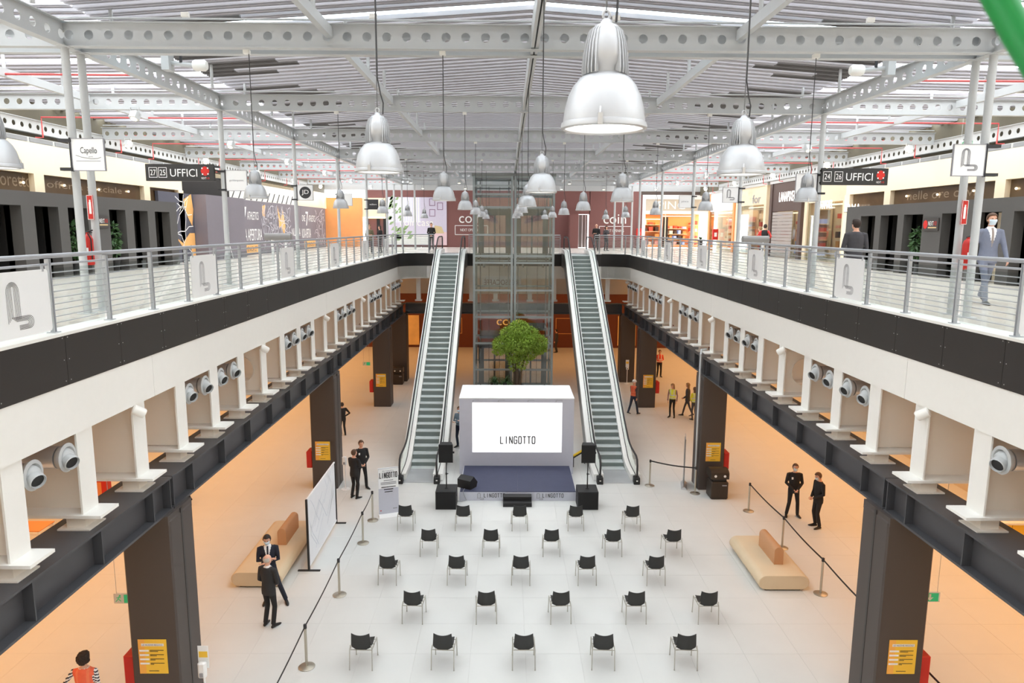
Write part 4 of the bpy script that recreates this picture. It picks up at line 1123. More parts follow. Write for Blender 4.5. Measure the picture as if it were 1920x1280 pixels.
for s, sd, ye in ((-1, 'left', 30.6), (1, 'right', 31.0)):
    t = struct('bulkhead', 'cream shopfront bulkhead with vent grille on the %s gallery' % sd, (s*14.0, 0, 0))
    B(*sorted((0, s*.3)), 2, ye, 10.66, 11.52).build('fascia', CREAM, t)
    B(*sorted((s*.02, s*.3)), 2, ye, 11.52, 11.68).build('vent_strip', STEEL, t)
    gm_ = B(*sorted((-s*.0, s*.03)), -.52, .52, 11.545, 11.66).mesh('vent_grille', mat('dark vent grille', rgb(140, 143, 146), .5))
    for k in range(18): put('vent_grille', gm_, t, (0, 10 + k*1.16, 0))
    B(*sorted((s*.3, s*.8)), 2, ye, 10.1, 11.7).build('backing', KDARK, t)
    B(*sorted((s*.35, s*.5)), 2, 55.8, 11.7, 13.2).build('backing', mat('olive brown soffit board', rgb(96, 90, 74), .7), t)
    gl = B(*sorted((s*.16, s*.19)), 2, ye, 9.6, 10.66).build('clerestory_glass', mat('bronze lit glass', rgb(98, 78, 56), .15, var=.35, scale=1.4), t)
    for y in (12, 18.3, 21.1, 27.4, ye-.35): B(*sorted((0, s*.3)), y, y+.45, 7.7, 10.66).build('pilaster', CREAM, t)
    Fx = Face((s*.16, 19.3 if s < 0 else 26.5, 10.25), (0, -s, 0))
    faint = mat('faint bronze letters', rgb(140, 118, 92), .4)
    Fx.text('amoretto' if s < 0 else 'nelle ore covid', 0, .02, 1.9 if s < 0 else 4.2, .3, faint, t)
    if s < 0: Fx.text('offerta speciale', 2.6, 0, 4.2, .28, faint, t)
    for q in range(5): MB().ball((s*.12, 18.9 + q*1.9, 10.42 - .03*(q % 2)), .035, .035, .035, 8, 6).build('downlight', GLOW, t)
# left: printed hoarding
t = thing('printed_hoarding', 'mauve printed hoarding with white line art and orange patches on the left gallery', 'hoarding', (-14.0, 0, ZU))
rl_ = random.Random(21)
def net(x0, x1, z0, z1, n, r, seg=5, bend=.9):
    out = []
    for _ in range(n):
        x, z = r.uniform(x0, x1), r.uniform(z0, z1); a = r.uniform(0, 2*PI); pl_ = [(x, z)]
        for _ in range(seg):
            a += r.uniform(-bend, bend); x += .42*math.cos(a); z += .42*math.sin(a)
            if not (x0 < x < x1 and z0 < z < z1): break
            pl_.append((x, z))
        if len(pl_) > 1: out.append(pl_)
    return out
pan = [(28.45, 31.6, HOARD2), (36.2, 42.0, HOARD), (42.0, 47.9, HOARD), (47.9, 54.4, HOARD)]
for a, b, m in pan: B(-.12, 0, a+.01, b-.01, 0, 2.85).build('board', m, t)
B(-.12, .55, 31.6, 36.2, 0, 2.85).build('box_board', HOARD, t)
f1 = Face((0, 28.45, 0), (0, 1, 0))
f1.poly([(2.2, 2.6), (2.95, 2.85), (3.1, 2.2), (2.9, 1.5), (2.5, 1.9), (2.3, 2.2)], PEACH, t, 'orange_patch'); f1.poly([(1.2, 1.1), (1.9, .8), (2.6, 1.2), (3.1, 1.2), (3.1, .0), (2.6, .0), (2.7, .7), (2.0, .55)], PEACH, t, 'orange_patch')
f1.lines(net(.1, 3.0, .2, 2.8, 14, rl_), .035, INKW, t, 'line_art', d=.002); f1.text('RT,', .35, 1.45, 1.0, .75, INKW, t, d=.004)
f2 = Face((.55, 31.6, 0), (0, 1, 0)); f2.lines([[(1.9, 2.85), (2.0, 1.4), (1.85, 1.2), (1.95, .8), (1.7, 0)], [(1.95, 2.85), (2.08, 1.4), (2.4, 1.2), (2.3, .8), (2.75, 0)]], .06, INKW, t, 'line_art')
f3 = Face((0, 36.2, 0), (0, 1, 0))
for x0, kk in ((0, 0), (11.7, 1)):
    f3.text('ONE', x0+.25, 1.85, .75, .42, INKW, t); f3.text('7', x0+1.15, 1.55, .6, .95, INKW, t); f3.text('ATHLETICS', x0+1.85, 1.85, 1.7, .42, INKW, t)
    f3.text('NUOVA APERTURA', x0+.1, .75, 3.9 if not kk else 2.2, .62, INKW, t)
    f3.rect(x0+.6, x0+3.4, .1, .55, PEACH, t, 'orange_label'); f3.text('DOMENICA 27', x0+.9, .2, 2.2, .25, INK, t, d=.004)
for x0, n in ((4.0, 34), (6.6, 30), (15.0, 30)):
    f3.lines(net(x0, x0+3.0, .1, 2.75, n, rl_, 6, 1.1), .05, mat('pale line print', rgb(206, 202, 210), .5), t, 'line_art', d=.002)
f3.poly([(6.9, 2.7), (7.4, 1.9), (7.9, 2.5), (8.3, 1.5), (8.0, 1.0), (7.5, 1.5), (7.1, 1.4)], PEACH, t, 'orange_patch', d=.001); f3.poly([(4.2, 2.6), (4.7, 2.7), (4.6, 2.0), (4.2, 2.1)], PEACH, t, 'orange_patch', d=.001)
f3.text('NUOVA', 9.6, .9, 1.9, .5, INKW, t)
t = struct('bulkhead', 'dark recess and slatted light panels above the printed hoarding', (-14.3, 0, 0))
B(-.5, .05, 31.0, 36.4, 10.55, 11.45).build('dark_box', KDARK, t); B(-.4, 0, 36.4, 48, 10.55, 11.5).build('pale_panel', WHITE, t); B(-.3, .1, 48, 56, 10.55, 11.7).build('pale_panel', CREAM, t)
for k in range(12): MB().tube((.02, 36.8 + k*.9, 10.6), (.02, 37.3 + k*.9, 11.1), .025, 5).build('lattice_bar', INK, t)

# flag signs on the poles
def flag(s, b, label, art):
    sz = .5
    x0 = -7.6 if s < 0 else 6.97
    t = thing('flag_sign', label, 'sign', (x0, b-.02, 10.1), 0, 'square flag signs on the roof poles')
    B(0, .52, -.015, .015, 0, sz).build('panel', PAPER, t)
    MB().box(-.012, 0, -.02, .02, -.012, sz+.012).box(.52, .532, -.02, .02, -.012, sz+.012).box(0, .52, -.02, .02, -.012, 0).box(0, .52, -.02, .02, sz, sz+.012).build('frame', INKL, t)
    px = -.1 if s < 0 else .65
    for z in (.02, sz-.02): B(*sorted((px - .1*(1 if s > 0 else -1)*-1, .0 if s < 0 else .53)), -.05, .05, z-.03, z+.02).build('clamp', DARKG, t)
    MB().box(*((-.03, -.012) if s < 0 else (.532, .55)), -.03, .03, -.02, sz+.02).build('bracket', DARKG, t)
    art(Face((0, -.015, 0), (1, 0, 0)), t)
def art_L(Fx, t): Fx.lines(logo_lines(.12, .08, .3, .36, 4), .007, INKL, t, 'logo')
def art_cap(Fx, t):
    Fx.text('Capello', .14, .24, .27, .13, INK, t); Fx.lines([[(.06, .24), (.15, .21), (.3, .185), (.42, .19), (.47, .21)]], .006, INK, t, 'swash'); Fx.text('point', .27, .2, .07, .03, INKL, t, d=.001); Fx.rect(.06, .46, .145, .153, INKL, t, 'text_line')
def art_gold(Fx, t): Fx.text('goldenpoint', .08, .22, .36, .06, INKL, t)
def art_jd(Fx, t):
    Fx.poly([(.26+.2*math.cos(k*PI/12), .25+.2*math.sin(k*PI/12)) for k in range(24)], INK, t, 'round_emblem'); Fx.text('JD', .14, .16, .24, .18, INKW, t, d=.003)
def art_plain(Fx, t): Fx.text('pinco', .1, .2, .3, .1, INKL, t)
def art_dark(Fx, t): Fx.rect(0, .52, 0, .5, INK, t, 'dark_field'); Fx.text('me2future', .08, .22, .36, .07, INKW, t, d=.003)
flag(-1, 12.2, 'white square flag sign reading Capello on the nearest left pole', art_cap)
flag(-1, 18.75, 'white square flag sign reading goldenpoint on the left pole beside the UFFICI board', art_gold)
flag(-1, 25.05, 'white square flag sign with round black JD emblem', art_jd)
flag(-1, 31.35, 'blank looking white flag sign behind an outer left pendant lamp', lambda F_, t: None)
flag(-1, 37.65, 'small dark flag sign on the far left pole', art_dark)
flag(1, 12.2, 'white square flag sign with grey letter L on the nearest right pole', art_L)
flag(1, 18.75, 'white flag sign behind the outer right lamp beside the UFFICI board', art_L)
flag(1, 25.05, 'small white flag sign with grey L on the third right pole', art_L)
flag(1, 31.35, 'small white flag sign with faint print on the fourth right pole', art_plain)

def office_board(s, label, nums):
    x0, x1 = (-9.56, -7.84) if s < 0 else (7.55, 9.24)
    L = x1-x0
    t = thing('direction_board', label, 'sign', (x0, 18.6, 10.32))
    B(0, L, -.04, .04, 0, .42).build('board', mat('black sign board', rgb(48, 47, 46), .5), t)
    for z in (.06, .36): B(*((L, L+.1) if s < 0 else (-.0, .1)), -.03, .12, z-.02, z+.02).build('clamp', DARKG, t)
    Fx = Face((0, -.04, 0), (1, 0, 0))
    for k, n in enumerate(nums):
        x = .09 + .24*k if s < 0 else .0 + .29*k + .04
        Fx.frame(x, x+.2, .09, .33, .012, INKW, t); Fx.text(n, x+.03, .14, .14, .14, INKW, t)
    Fx.text('UFFICI', .62, .11, .68, .19, INKW, t)
    c = (1.5, .25); Fx.poly([(c[0]+.11*math.cos(k*PI/4), c[1]+.12*math.sin(k*PI/4)) for k in range(8)], RED, t, 'emblem')
    for a in (.8, 2.4, 4.0, 5.5): Fx.rect(c[0]+.1*math.cos(a)-.016, c[0]+.1*math.cos(a)+.016, c[1]+.1*math.sin(a)-.016, c[1]+.1*math.sin(a)+.016, INKW, t, 'emblem_dot', d=.002)
    Fx.text('NEXT', 1.4, .05, .12, .05, INKW, t); Fx.text('10', 1.53, .05, .07, .05, RED, t)
office_board(-1, 'black direction board 27 25 UFFICI on the left second pole', ('27', '25'))
office_board(1, 'black direction board 24 26 UFFICI on the right second pole', ('24', '26'))

# fire extinguishers and small red plates on the nearest poles
for s, sd in ((-1, 'left'), (1, 'right')):
    t = thing('fire_extinguisher', 'red fire extinguisher hanging between the two nearest %s poles' % sd, 'extinguisher', (-7.70 if s < 0 else 7.62, 12.58, 8.52))
    MB().lathe([(.07, 0), (.08, .02), (.08, .44), (.06, .5), (.025, .53), (.025, .56), (.001, .56)], n=18).build('cylinder', RED, t, True)
    MB().tube((-.03, 0, .56), (.09, 0, .6), .014, 6).tube((-.02, 0, .56), (.08, 0, .56), .01, 6).build('valve_handle', BLACK, t)
    MB().path([(.03, -.05, .55), (.09, -.07, .45), (.085, -.06, .1)], .011, 6).build('hose', BLACK, t, True)
    Face((-.04, -.081, .18), (1, 0, 0)).rect(0, .08, 0, .12, PAPER, t, 'label_print')
    B(-.02, .02, .07, .12, .3, .36).build('wall_bracket', DARKG, t)
    t = thing('extinguisher_plate', 'small red extinguisher plate on the second %s roof pole' % sd, 'sign', (s*(PXS[s]), 12.7, 9.3))
    B(-.055, .055, -.006, .006, 0, .42).build('plate', RED, t); Fx = Face((-.055, -.006, 0), (1, 0, 0)); Fx.frame(.006, .104, .006, .414, .008, INKW, t); Fx.rect(.035, .075, .1, .3, INKW, t, 'pictogram'); Fx.rect(.045, .07, .3, .34, INKW, t, 'pictogram')
    t = thing('tube_bench', 'grey tubular perch on two legs on the %s gallery' % sd, 'bench', (s*9.9, 30, ZU))
    MB().lathe([(.001, -.55), (.13, -.55), (.15, -.53), (.15, .53), (.13, .55), (.001, .55)], (0, 0, 1.08), 18, 'x').build('tube', mat('mid grey tube', rgb(128, 126, 124), .5), t, True)
    for q in (-.25, .3): B(q-.02, q+.02, -.1, .1, 0, .95).build('leg', PAPER, t)

# far plum wall of the department store, poster and doorway
fw = struct('wall_back', 'plum brown store wall closing the upper gallery')
B(-11.3, 4.3, 55.9, 56.2, ZU, 12.0).build('wall_face', BROWN, fw); B(4.3, 4.95, 54.6, 56.2, ZU, 10.25).build('wall_face', BROWN, fw); B(4.3, 5.95, 55.9, 56.2, 10.25, 12.0).build('wall_face', BROWN, fw); B(5.9, 10.0, 55.9, 56.2, ZU, 12.0).build('wall_face', BROWN, fw)
B(-16, 16, 55.9, 56.3, 12.0, 14).build('upper_band', STEEL, fw); B(4.95, 5.9, 57.0, 57.1, ZU, 10.25).build('dark_doorway', mat('dim corridor grey', rgb(96, 96, 92), .6), fw)
for x in (5.15, 5.45, 5.7): B(x-.03, x+.03, 56.5, 56.6, ZU, 10.2).build('door_stile', STEEL, fw)
Fw = Face((0, 55.9, 0), (1, 0, 0), lift=.03)
for x, tx in ((-4.12, 'NEXT OPENING'), (7.0, 'NEXT OPENING')):
    Fw.text('coin', x, 9.55, 1.75, .72, INKW, fw); Fw.frame(x-.3, x+2.2, 8.66, 9.35, .045, INKW, fw); Fw.text(tx, x+.1, 8.92, 1.5, .2, INKW, fw)
t = thing('poster', 'large pastel poster of a living room on the plum wall', 'poster', (-9.66, 55.8, 7.85))
B(0, 4.6, 0, .06, 0, 3.62).build('sheet', LILAC, t)
Fp = Face((0, 0, 0), (1, 0, 0), lift=.006)
GRP = mat('pale leaf print', rgb(150, 178, 128), .6, var=.3, scale=3)
Fp.rect(.05, 2.6, 1.7, 3.6, mat('window print', rgb(226, 226, 240), .5), t, 'print')
for k in range(9): Fp.rect(.9+.19*k, .97+.19*k, 1.75, 3.6, INKW, t, 'print', d=.004)
rp_ = random.Random(8)
for k in range(26):
    x, z = rp_.uniform(.05, .95), rp_.uniform(1.4, 3.5); Fp.poly([(x, z), (x+.12, z+.22), (x+.3, z+.25), (x+.2, z+.02)], GRP, t, 'leaf_print', d=.006)
for k in range(14):
    x, z = rp_.uniform(.2, 1.7), rp_.uniform(.3, 1.2); Fp.poly([(x, z), (x+.2, z+.3), (x+.5, z+.3), (x+.3, z+.02)], GRP, t, 'leaf_print', d=.006)
Fp.rect(.0, 3.4, .05, .8, INKW, t, 'print', d=.002); Fp.rect(3.2, 4.6, .0, 1.0, PINKP, t, 'print', d=.002); Fp.poly([(3.4, .9), (3.7, 1.5), (4.2, 1.4), (4.4, .9)], mat('sand cushion print', rgb(216, 196, 150), .6), t, 'print', d=.006)
for x, z in ((3.3, 3.0), (3.3, 2.2), (3.9, 2.7)): Fp.frame(x, x+.4, z, z+.5, .05, mat('mauve frame print', rgb(150, 120, 150), .5), t, 'print', d=.006)
Fp.text('coincasa', 1.0, 1.45, 2.6, .5, INKW, t, d=.01)
# left far corner: orange veneer wall and small shop
t = struct('wall_left_shop', 'orange veneer shop wall in the far left corner')
for a, b in ((-16, -15.2), (-15.2, -13.3), (-13.3, -11.5)): B(a+.01, b-.01, 55.6, 55.9, ZU, 11.4).build('veneer_panel', WOOD, t)
B(-11.5, -9.75, 55.75, 55.9, 9.9, 11.4).build('fascia', CREAM, t); B(-11.45, -9.75, 57.2, 57.3, ZU, 9.9).build('shop_back', WOOD, t)
for x in (-11.2, -10.35, -9.85): B(x-.08, x+.14, 55.8, 55.9, ZU, 9.9).build('door_frame', BLACK, t)
B(-11.45, -9.75, 55.7, 55.78, 9.86, 9.95).build('light_strip', SHOPLIT, t)
B(-14.6, -14.45, 55.5, 55.6, ZU, 11.9).build('rail_post', STEEL, t)
area('shop_light', (-10.6, 56.6, 9.8), 1.4, 1, 16, (1, .72, .42)); area('shop_light', (-13.2, 54.8, 11.2), 3, .4, 10, (1, .72, .42), (.5, 0, 0))

# right: shops
def goods(fr, t, x0, x1, z0, z1, rows_, cols, r, pal):
    """shelf boards with small boxes on them, as real pieces in front of a shop's back wall"""
    for k in range(rows_):
        z = z0 + (z1-z0)*k/rows_
        fr(x0, x1, .0, .32, z, z+.04, SHELF, 'shelf')
        for c in range(cols):
            a = x0 + (x1-x0)*(c+.12)/cols; b = x0 + (x1-x0)*(c+.12+r.uniform(.4, .75))/cols
            fr(a, b, .05, .25, z+.04, z+.04+(z1-z0)/rows_*r.uniform(.25, .7), r.choice(pal), 'goods')
SHELF = mat('pale shelf board', rgb(226, 206, 170), .5)
PAL = [mat('red goods', rgb(214, 84, 66), .5), mat('white goods', rgb(236, 228, 220), .5), mat('pink goods', rgb(232, 168, 160), .5), mat('dark goods', rgb(70, 58, 54), .5), mat('ochre goods', rgb(206, 150, 84), .5), mat('blue screen goods', rgb(150, 170, 220), .5, emit=.4)]
def pinco():
    t = thing('corner_shop', 'white framed shop facing the hall in the far right corner', 'shop', (9.97, 55.9, ZU))
    B(0, .25, -.1, .2, 0, 4.05).build('frame_post', PAPER, t); B(5.1, 5.35, -.1, .2, 0, 4.05).build('frame_post', PAPER, t)
    B(.25, 5.1, -.1, .2, 3.72, 4.05).build('frame_head', PAPER, t); B(.25, 5.1, -.05, .15, 2.85, 3.72).build('sign_band', mat('taupe sign band', rgb(204, 192, 172), .5), t); B(.25, 5.1, -.1, .2, 2.62, 2.85).build('frame_rail', PAPER, t)
    B(-.1, 5.45, -.1, .2, 4.05, 4.3).build('dark_head', mat('dark shop head', rgb(88, 76, 70), .5), t)
    Face((0, -.05, 0), (1, 0, 0)).text('PINC', 1.2, 2.98, 2.1, .6, INKW, t)
    B(.25, 5.1, 2.6, 2.7, 0, 2.7).build('shop_back', WOOD, t); B(.25, 5.1, .2, 2.6, 2.62, 2.7).build('shop_ceiling', WOOD, t)
    r = random.Random(2)
    fr = lambda a, b, y0, y1, z0, z1, m, nm: B(a, b, 2.2-y1, 2.6-y0, z0, z1).build(nm, m, t)
    goods(fr, t, .4, 1.9, .2, 2.3, 4, 3, r, PAL); goods(fr, t, 2.2, 4.0, .2, 1.9, 4, 5, r, PAL); goods(fr, t, 4.2, 5.0, .2, 2.3, 4, 2, r, PAL)
    for a, b, z in ((.4, 1.7, 2.2), (1.8, 4.2, 2.45)): B(a, b, .8, .9, z, z+.05).build('light_strip', SHOPLIT, t)
    for x in (1.8, 4.05): B(x, x+.06, -.02, .06, 0, 2.62).build('door_frame', WARMW, t)
    B(1.9, 2.3, 1.2, 1.3, 0, 2.4).build('dark_door', BLACK, t)
pinco()
area('shop_light', (12.5, 57.2, 10.2), 4.5, 2, 60, (1, .72, .42))
tag(spiky('shop_plant', 'bushy green plant at the corner shop window', (14.4, 55.3, ZU), 70, .7, 4), 'bushy green plant at the corner shop window', 'plant')
def side_shop(y0, y1, label, spec):
    t = thing('side_shop', label, 'shop', (14.2, y0, ZU)); L = y1-y0
    fr = lambda a, b, d0, d1, z0, z1, m, nm: B(d0, d1, a, b, z0, z1).build(nm, m, t)
    fr(0, .35, -.05, .3, 0, 3.95, spec.get('pier', WARMW), 'pier'); fr(L-.35, L, -.05, .3, 0, 3.95, spec.get('pier', WARMW), 'pier')
    fr(.35, L-.35, 0, .25, spec['head'], 3.95, spec['fascia'], 'fascia')
    fr(.35, L-.35, 1.6, 1.7, 0, spec['head']+.1, spec.get('back', WARMW), 'shop_back'); fr(.35, L-.35, .25, 1.6, spec['head']+.02, spec['head']+.1, WARMW, 'shop_ceiling')
    if spec.get('glass', True): fr(.35, L-.35, .02, .035, .05, spec['head'], SGLASS, 'glass_pane')
    r = random.Random(int(y0*7))
    g2 = lambda a, b, d0, d1, z0, z1, m, nm: B(1.6-d1-.1, 1.6-d0, a, b, z0, z1).build(nm, m, t)
    if spec.get('goods', True): goods(g2, t, .5, L-.5, .15, spec['head']-.3, 5, int(L*1.3), r, PAL)
    Fx = Face((0, L, 0), (0, -1, 0))
    if 'text' in spec: Fx.text(spec['text'], L*spec.get('tx', .25), spec['head']+spec.get('tz', .4), spec.get('tw', L*.5), spec.get('th', .42), spec.get('tm', SHOPW), t, d=.02)
    fr(.5, L-.5, .6, .7, spec['head']-.12, spec['head']-.06, SHOPLIT, 'light_strip')
    fr(-.05, L+.05, -.06, .1, 3.95, 4.1, STEEL, 'vent_ledge')
    if 'extra' in spec: spec['extra'](t, L, fr, Fx)
    return t
def shutter(t, L, fr, Fx):
    for k in range(14): fr(1.1, L-.5, -.02, .0, .05+.17*k, .2+.17*k, mat('grey roller slat', rgb(170, 164, 160), .45, metal=.3), 'shutter_slat')
    Fx.text('UW', L-.95, 1.0, .4, .5, INKL, t, d=.03)
dk = mat('dark umber shop fascia', rgb(84, 68, 64), .5)
side_shop(31.2, 35.6, 'display window shop with small lit letters beside the right grey hoarding', dict(head=2.75, fascia=WARMW, text='LANAPIXEL', tx=.3, tw=1.7, th=.36, tz=-.3))
side_shop(36.0, 40.4, 'dark umber shop with lit letters and half closed shutter on the right gallery', dict(head=2.45, fascia=dk, pier=dk, text='LANAPIXEL', tx=.3, tw=2.2, th=.5, tz=.5, extra=shutter))
side_shop(40.9, 46.3, 'beige glazed shop with displays on the right gallery', dict(head=2.9, fascia=WARMW, text='for', tx=.55, tw=1.4, th=.5, tz=.1, tm=INKL))
side_shop(46.6, 52.6, 'white topped shop with orange pillar on the right gallery', dict(head=2.7, fascia=PAPER, pier=WOOD))
area('shop_light', (15.2, 42, 10.4), 1.2, 21, 130, (1, .80, .55))
t = thing('lit_letters', 'small lit letters hanging in front of the right cream bulkhead end', 'sign', (13.95, 30.9, 9.95))
Face((0, 0, 0), (0, -1, 0)).text('LAMA', 0, 0, 1.35, .3, SHOPW, t); B(-.0, .02, -1.4, .05, -.03, -.005).build('rail', BLACK, t)
for x, y, lab in ((9.75, 55.5, 'tall red hose box on the far pale frame by the corner shop'), (14.1, 50.2, 'red fire box with white pictogram on the orange pillar')):
    t = thing('fire_box', lab, 'fire box', (x, y, ZU+.75)); MB().bev(-.28, .1, -.2, .0, 0, .75, .03).build('cabinet', RED, t); Face((-.28, -.2, 0), (1, 0, 0)).rect(.1, .28, .22, .5, INKW, t, 'pictogram')

# green plastic tube hanging close to the viewer, out of focus
tag(MB().path([(-.16, .72, 10.6), (-.11, .71, 9.9), (-.075, .70, 9.62), (-.04, .70, 9.50), (-.010, .70, 9.44), (.008, .70, 9.412), (.030, .70, 9.38), (.06, .70, 9.34), (.12, .70, 9.30), (.25, .7, 9.28)], .0135, 12).build('green_tube', GREEN, None, True), 'blurred bright green plastic tube close to the viewer', 'tube')

# ------------------------------------------------------------------ people
def cloth(name, r, g, b): return mat('cloth ' + name, rgb(r, g, b), .85, var=.12, scale=12)
SHOE = mat('black shoe leather', rgb(24, 23, 23), .4)
HAIRD = mat('dark brown hair', rgb(48, 36, 30), .7, var=.3, scale=40); HAIRB = mat('blond hair', rgb(150, 118, 80), .7, var=.25, scale=40)
HAIRG = mat('grey cropped hair', rgb(196, 188, 178), .8, var=.15, scale=40); HAIRM = mat('mid brown hair', rgb(92, 66, 48), .7, var=.3, scale=40)
SHIRTW = cloth('white shirt', 236, 236, 236)
def ell(mb, c, rx, ry, rz, rot=None, n=14, m=10):
    k = len(mb.v); mb.ball((0, 0, 0), rx, ry, rz, n, m)
    for i in range(k, len(mb.v)):
        v = Vector(mb.v[i])
        if rot is not None: v = rot @ v
        mb.v[i] = tuple(v + Vector(c))
def knee(hip, ank, l1, l2, fwd_):
    d = ank - hip; L = min(d.length, l1 + l2 - .002); a = (l1*l1 - l2*l2 + L*L)/(2*L); h = math.sqrt(max(0, l1*l1 - a*a))
    u = d.normalized(); f = (fwd_ - u*fwd_.dot(u)).normalized(); return hip + u*a + f*h
def person(label, loc, rz, top, legs_, h=1.75, hair=HAIRD, long_hair=False, arms='down', stance='stand', look=(0, 0), mask=False, shirt=None, tie=None, vest=None, stripes=None,
           helmet=None, bare_head=False, jacket=True, badge=False, lean=0, slim=1.0, coat=.80, group=None, hair_k=0):
    t = thing('person', label, 'person', loc, rz, group, scale=h/1.75)
    V = Vector; segs = []       # (a, b, radius, kind) for colouring
    mb = MB()
    # --- torso: stacked ellipses
    tz = [(coat, .172*slim if jacket else .15*slim, .125), (.90, .178*slim, .128), (1.0, .165*slim, .118), (1.10, .158*slim, .112), (1.22, .172*slim, .122), (1.33, .182*slim, .122), (1.41, .172*slim, .104), (1.455, .118*slim, .082), (1.485, .066, .064)]
    def bend(z): return lean*(z-.9)
    mb.loft([[(rx*math.cos(2*PI*k/20), ry*math.sin(2*PI*k/20) + bend(z), z) for k in range(20)] for z, rx, ry in tz])
    segs.append((V((0, bend(coat), coat)), V((0, bend(1.42), 1.42)), .15, 'top'))
    # --- neck and head
    ny = bend(1.48)
    Rh = Matrix.Rotation(look[0], 3, 'Z') @ Matrix.Rotation(look[1], 3, 'X')
    hc = V((0, ny, 1.50)) + Rh @ V((0, .02, .135))
    mb.path([(0, ny-.005, 1.44), tuple(V((0, ny+.005, 1.56)))], [.06, .052], 12)
    ell(mb, hc + Rh @ V((0, -.005, .02)), .076, .094, .095, Rh); ell(mb, hc + Rh @ V((0, .022, -.045)), .058, .066, .075, Rh)
    ell(mb, hc + Rh @ V((0, .095, -.012)), .014, .018, .022, Rh, 8, 6)
    for s in (-1, 1): ell(mb, hc + Rh @ V((s*.078, -.005, -.005)), .012, .022, .032, Rh, 8, 6)
    segs += [(V((0, ny, 1.5)), hc, .07, 'skin'), (hc, hc + V((0, 0, .05)), .09, 'skin')]
    # --- arms
    pos = {}
    for s in (-1, 1):
        sh = V((s*.185*slim, bend(1.4), 1.405)); el = V((s*.235, bend(1.12)-.03, 1.12)); wr = V((s*.225, bend(.9)+.05, .87))
        if arms == 'crossed':
            el = V((s*.235, bend(1.12)+.06, 1.13)); wr = V((-s*.06, .2+bend(1.15), 1.16 + .045*s))
        elif arms == 'front':
            el = V((s*.25, bend(1.12)-.0, 1.12)); wr = V((s*.06, .2+bend(1), .96))
        elif arms == 'hold':
            el = V((s*.24, bend(1.12)+.02, 1.12)); wr = V((s*.09, .27+bend(1.1), 1.14))
        elif arms == 'hip':
            el = V((s*.36, bend(1.15)-.08, 1.16)); wr = V((s*.19, .08, 1.0))
        elif arms == 'swing':
            el = V((s*.24, -.05*s*1.6 + .0, 1.12)); wr = V((s*.24, .14*-s + .08, .89))
        elif arms == 'mirrorhip' and s < 0:
            el = V((s*.36, -.06, 1.16)); wr = V((s*.19, .08, 1.0))
        up = .065 if jacket else .05
        mb.path([tuple(sh + V((-s*.05, 0, .0))), tuple(sh), tuple(sh*.5+el*.5), tuple(el), tuple(el*.5+wr*.5), tuple(wr)], [up, up, up*.86, up*.74, up*.68, .036], 12)
        hd = (wr - el).normalized()
        segs += [(sh, el, .055, 'arm'), (el, wr - hd*.02, .045, 'arm'), (wr + hd*.01, wr + hd*.11, .03, 'skin')]
        pos[s] = (wr, hd)
        # palm
        sd = V((0, 1, 0)) - hd*hd.y; sd = sd.normalized() if sd.length > .2 else V((0, 0, 1)); nn = hd.cross(sd)
        Rp = Matrix((sd, nn, hd)).transposed()
        ell(mb, wr + hd*.045, .040, .017, .055, Rp, 10, 8)
        pos[s] += (sd, nn)
    # --- legs
    for s in (-1, 1):
        hip = V((s*.088*slim, 0, .90)); fx, fy, fz, yaw_ = s*.11, 0, 0, -s*.22
        if stance == 'walk': fy = .27*s; fz = 0 if s > 0 else .04; fx = s*.08; yaw_ = 0
        elif stance == 'wide': fx = s*.17
        elif stance == 'step': fx, fy = (s*.10, 0) if s > 0 else (s*.36, .10)
        ank = V((fx, fy-.03, .085 + fz)); kn = knee(hip, ank, .425, .405, V((0, 1, 0)))
        r_ = (.088, .092, .07, .058, .057, .052) if jacket or not slim < .95 else (.083, .085, .062, .05, .05, .04)
        mb.path([tuple(hip + V((0, 0, .05))), tuple(hip), tuple(hip*.45+kn*.55), tuple(kn), tuple(kn*.5+ank*.5), tuple(ank)], r_, 12)
        c, q = math.cos(yaw_), math.sin(yaw_); dirf = V((-q, c, 0)); sdf = V((c, q, 0)); hp = V((fx, fy-.06, fz)); pitch_ = -.35 if fz else 0
        rings = []
        for d, wd, ht in ((-.03, .028, .05), (0, .038, .085), (.07, .042, .09), (.14, .046, .062), (.2, .042, .046), (.245, .022, .034)):
            b = hp + dirf*d; lift_ = -pitch_*max(0, .2-d) if fz else 0
            rings.append([tuple(b + sdf*(wd*math.cos(2*PI*k/12)) + V((0, 0, max(0, ht*.5 + ht*.5*math.sin(2*PI*k/12)) + lift_))) for k in range(12)])
        mb.loft(rings)
        segs += [(hip, kn, .075, 'legs'), (kn, ank, .055, 'legs'), (hp + V((0, 0, .03)), hp + dirf*.22 + V((0, 0, .025)), .04, 'shoe')]
    # --- fuse to one skin, then add the fingers
    me = bpy.data.meshes.new('tmp'); me.from_pydata(mb.v, [], mb.f); ob = bpy.data.objects.new('tmp', me); C.objects.link(ob)
    md = ob.modifiers.new('r', 'REMESH'); md.mode = 'VOXEL'; md.voxel_size = .0135
    sm = ob.modifiers.new('s', 'SMOOTH'); sm.factor = .5; sm.iterations = 2
    dg = bpy.context.evaluated_depsgraph_get(); em = ob.evaluated_get(dg).to_mesh()
    vs = np.empty(len(em.vertices)*3, 'f'); em.vertices.foreach_get('co', vs); vs = vs.reshape(-1, 3)
    fs = [tuple(p.vertices) for p in em.polygons]
    ob.evaluated_get(dg).to_mesh_clear(); bpy.data.objects.remove(ob); bpy.data.meshes.remove(me)
    fb = MB()
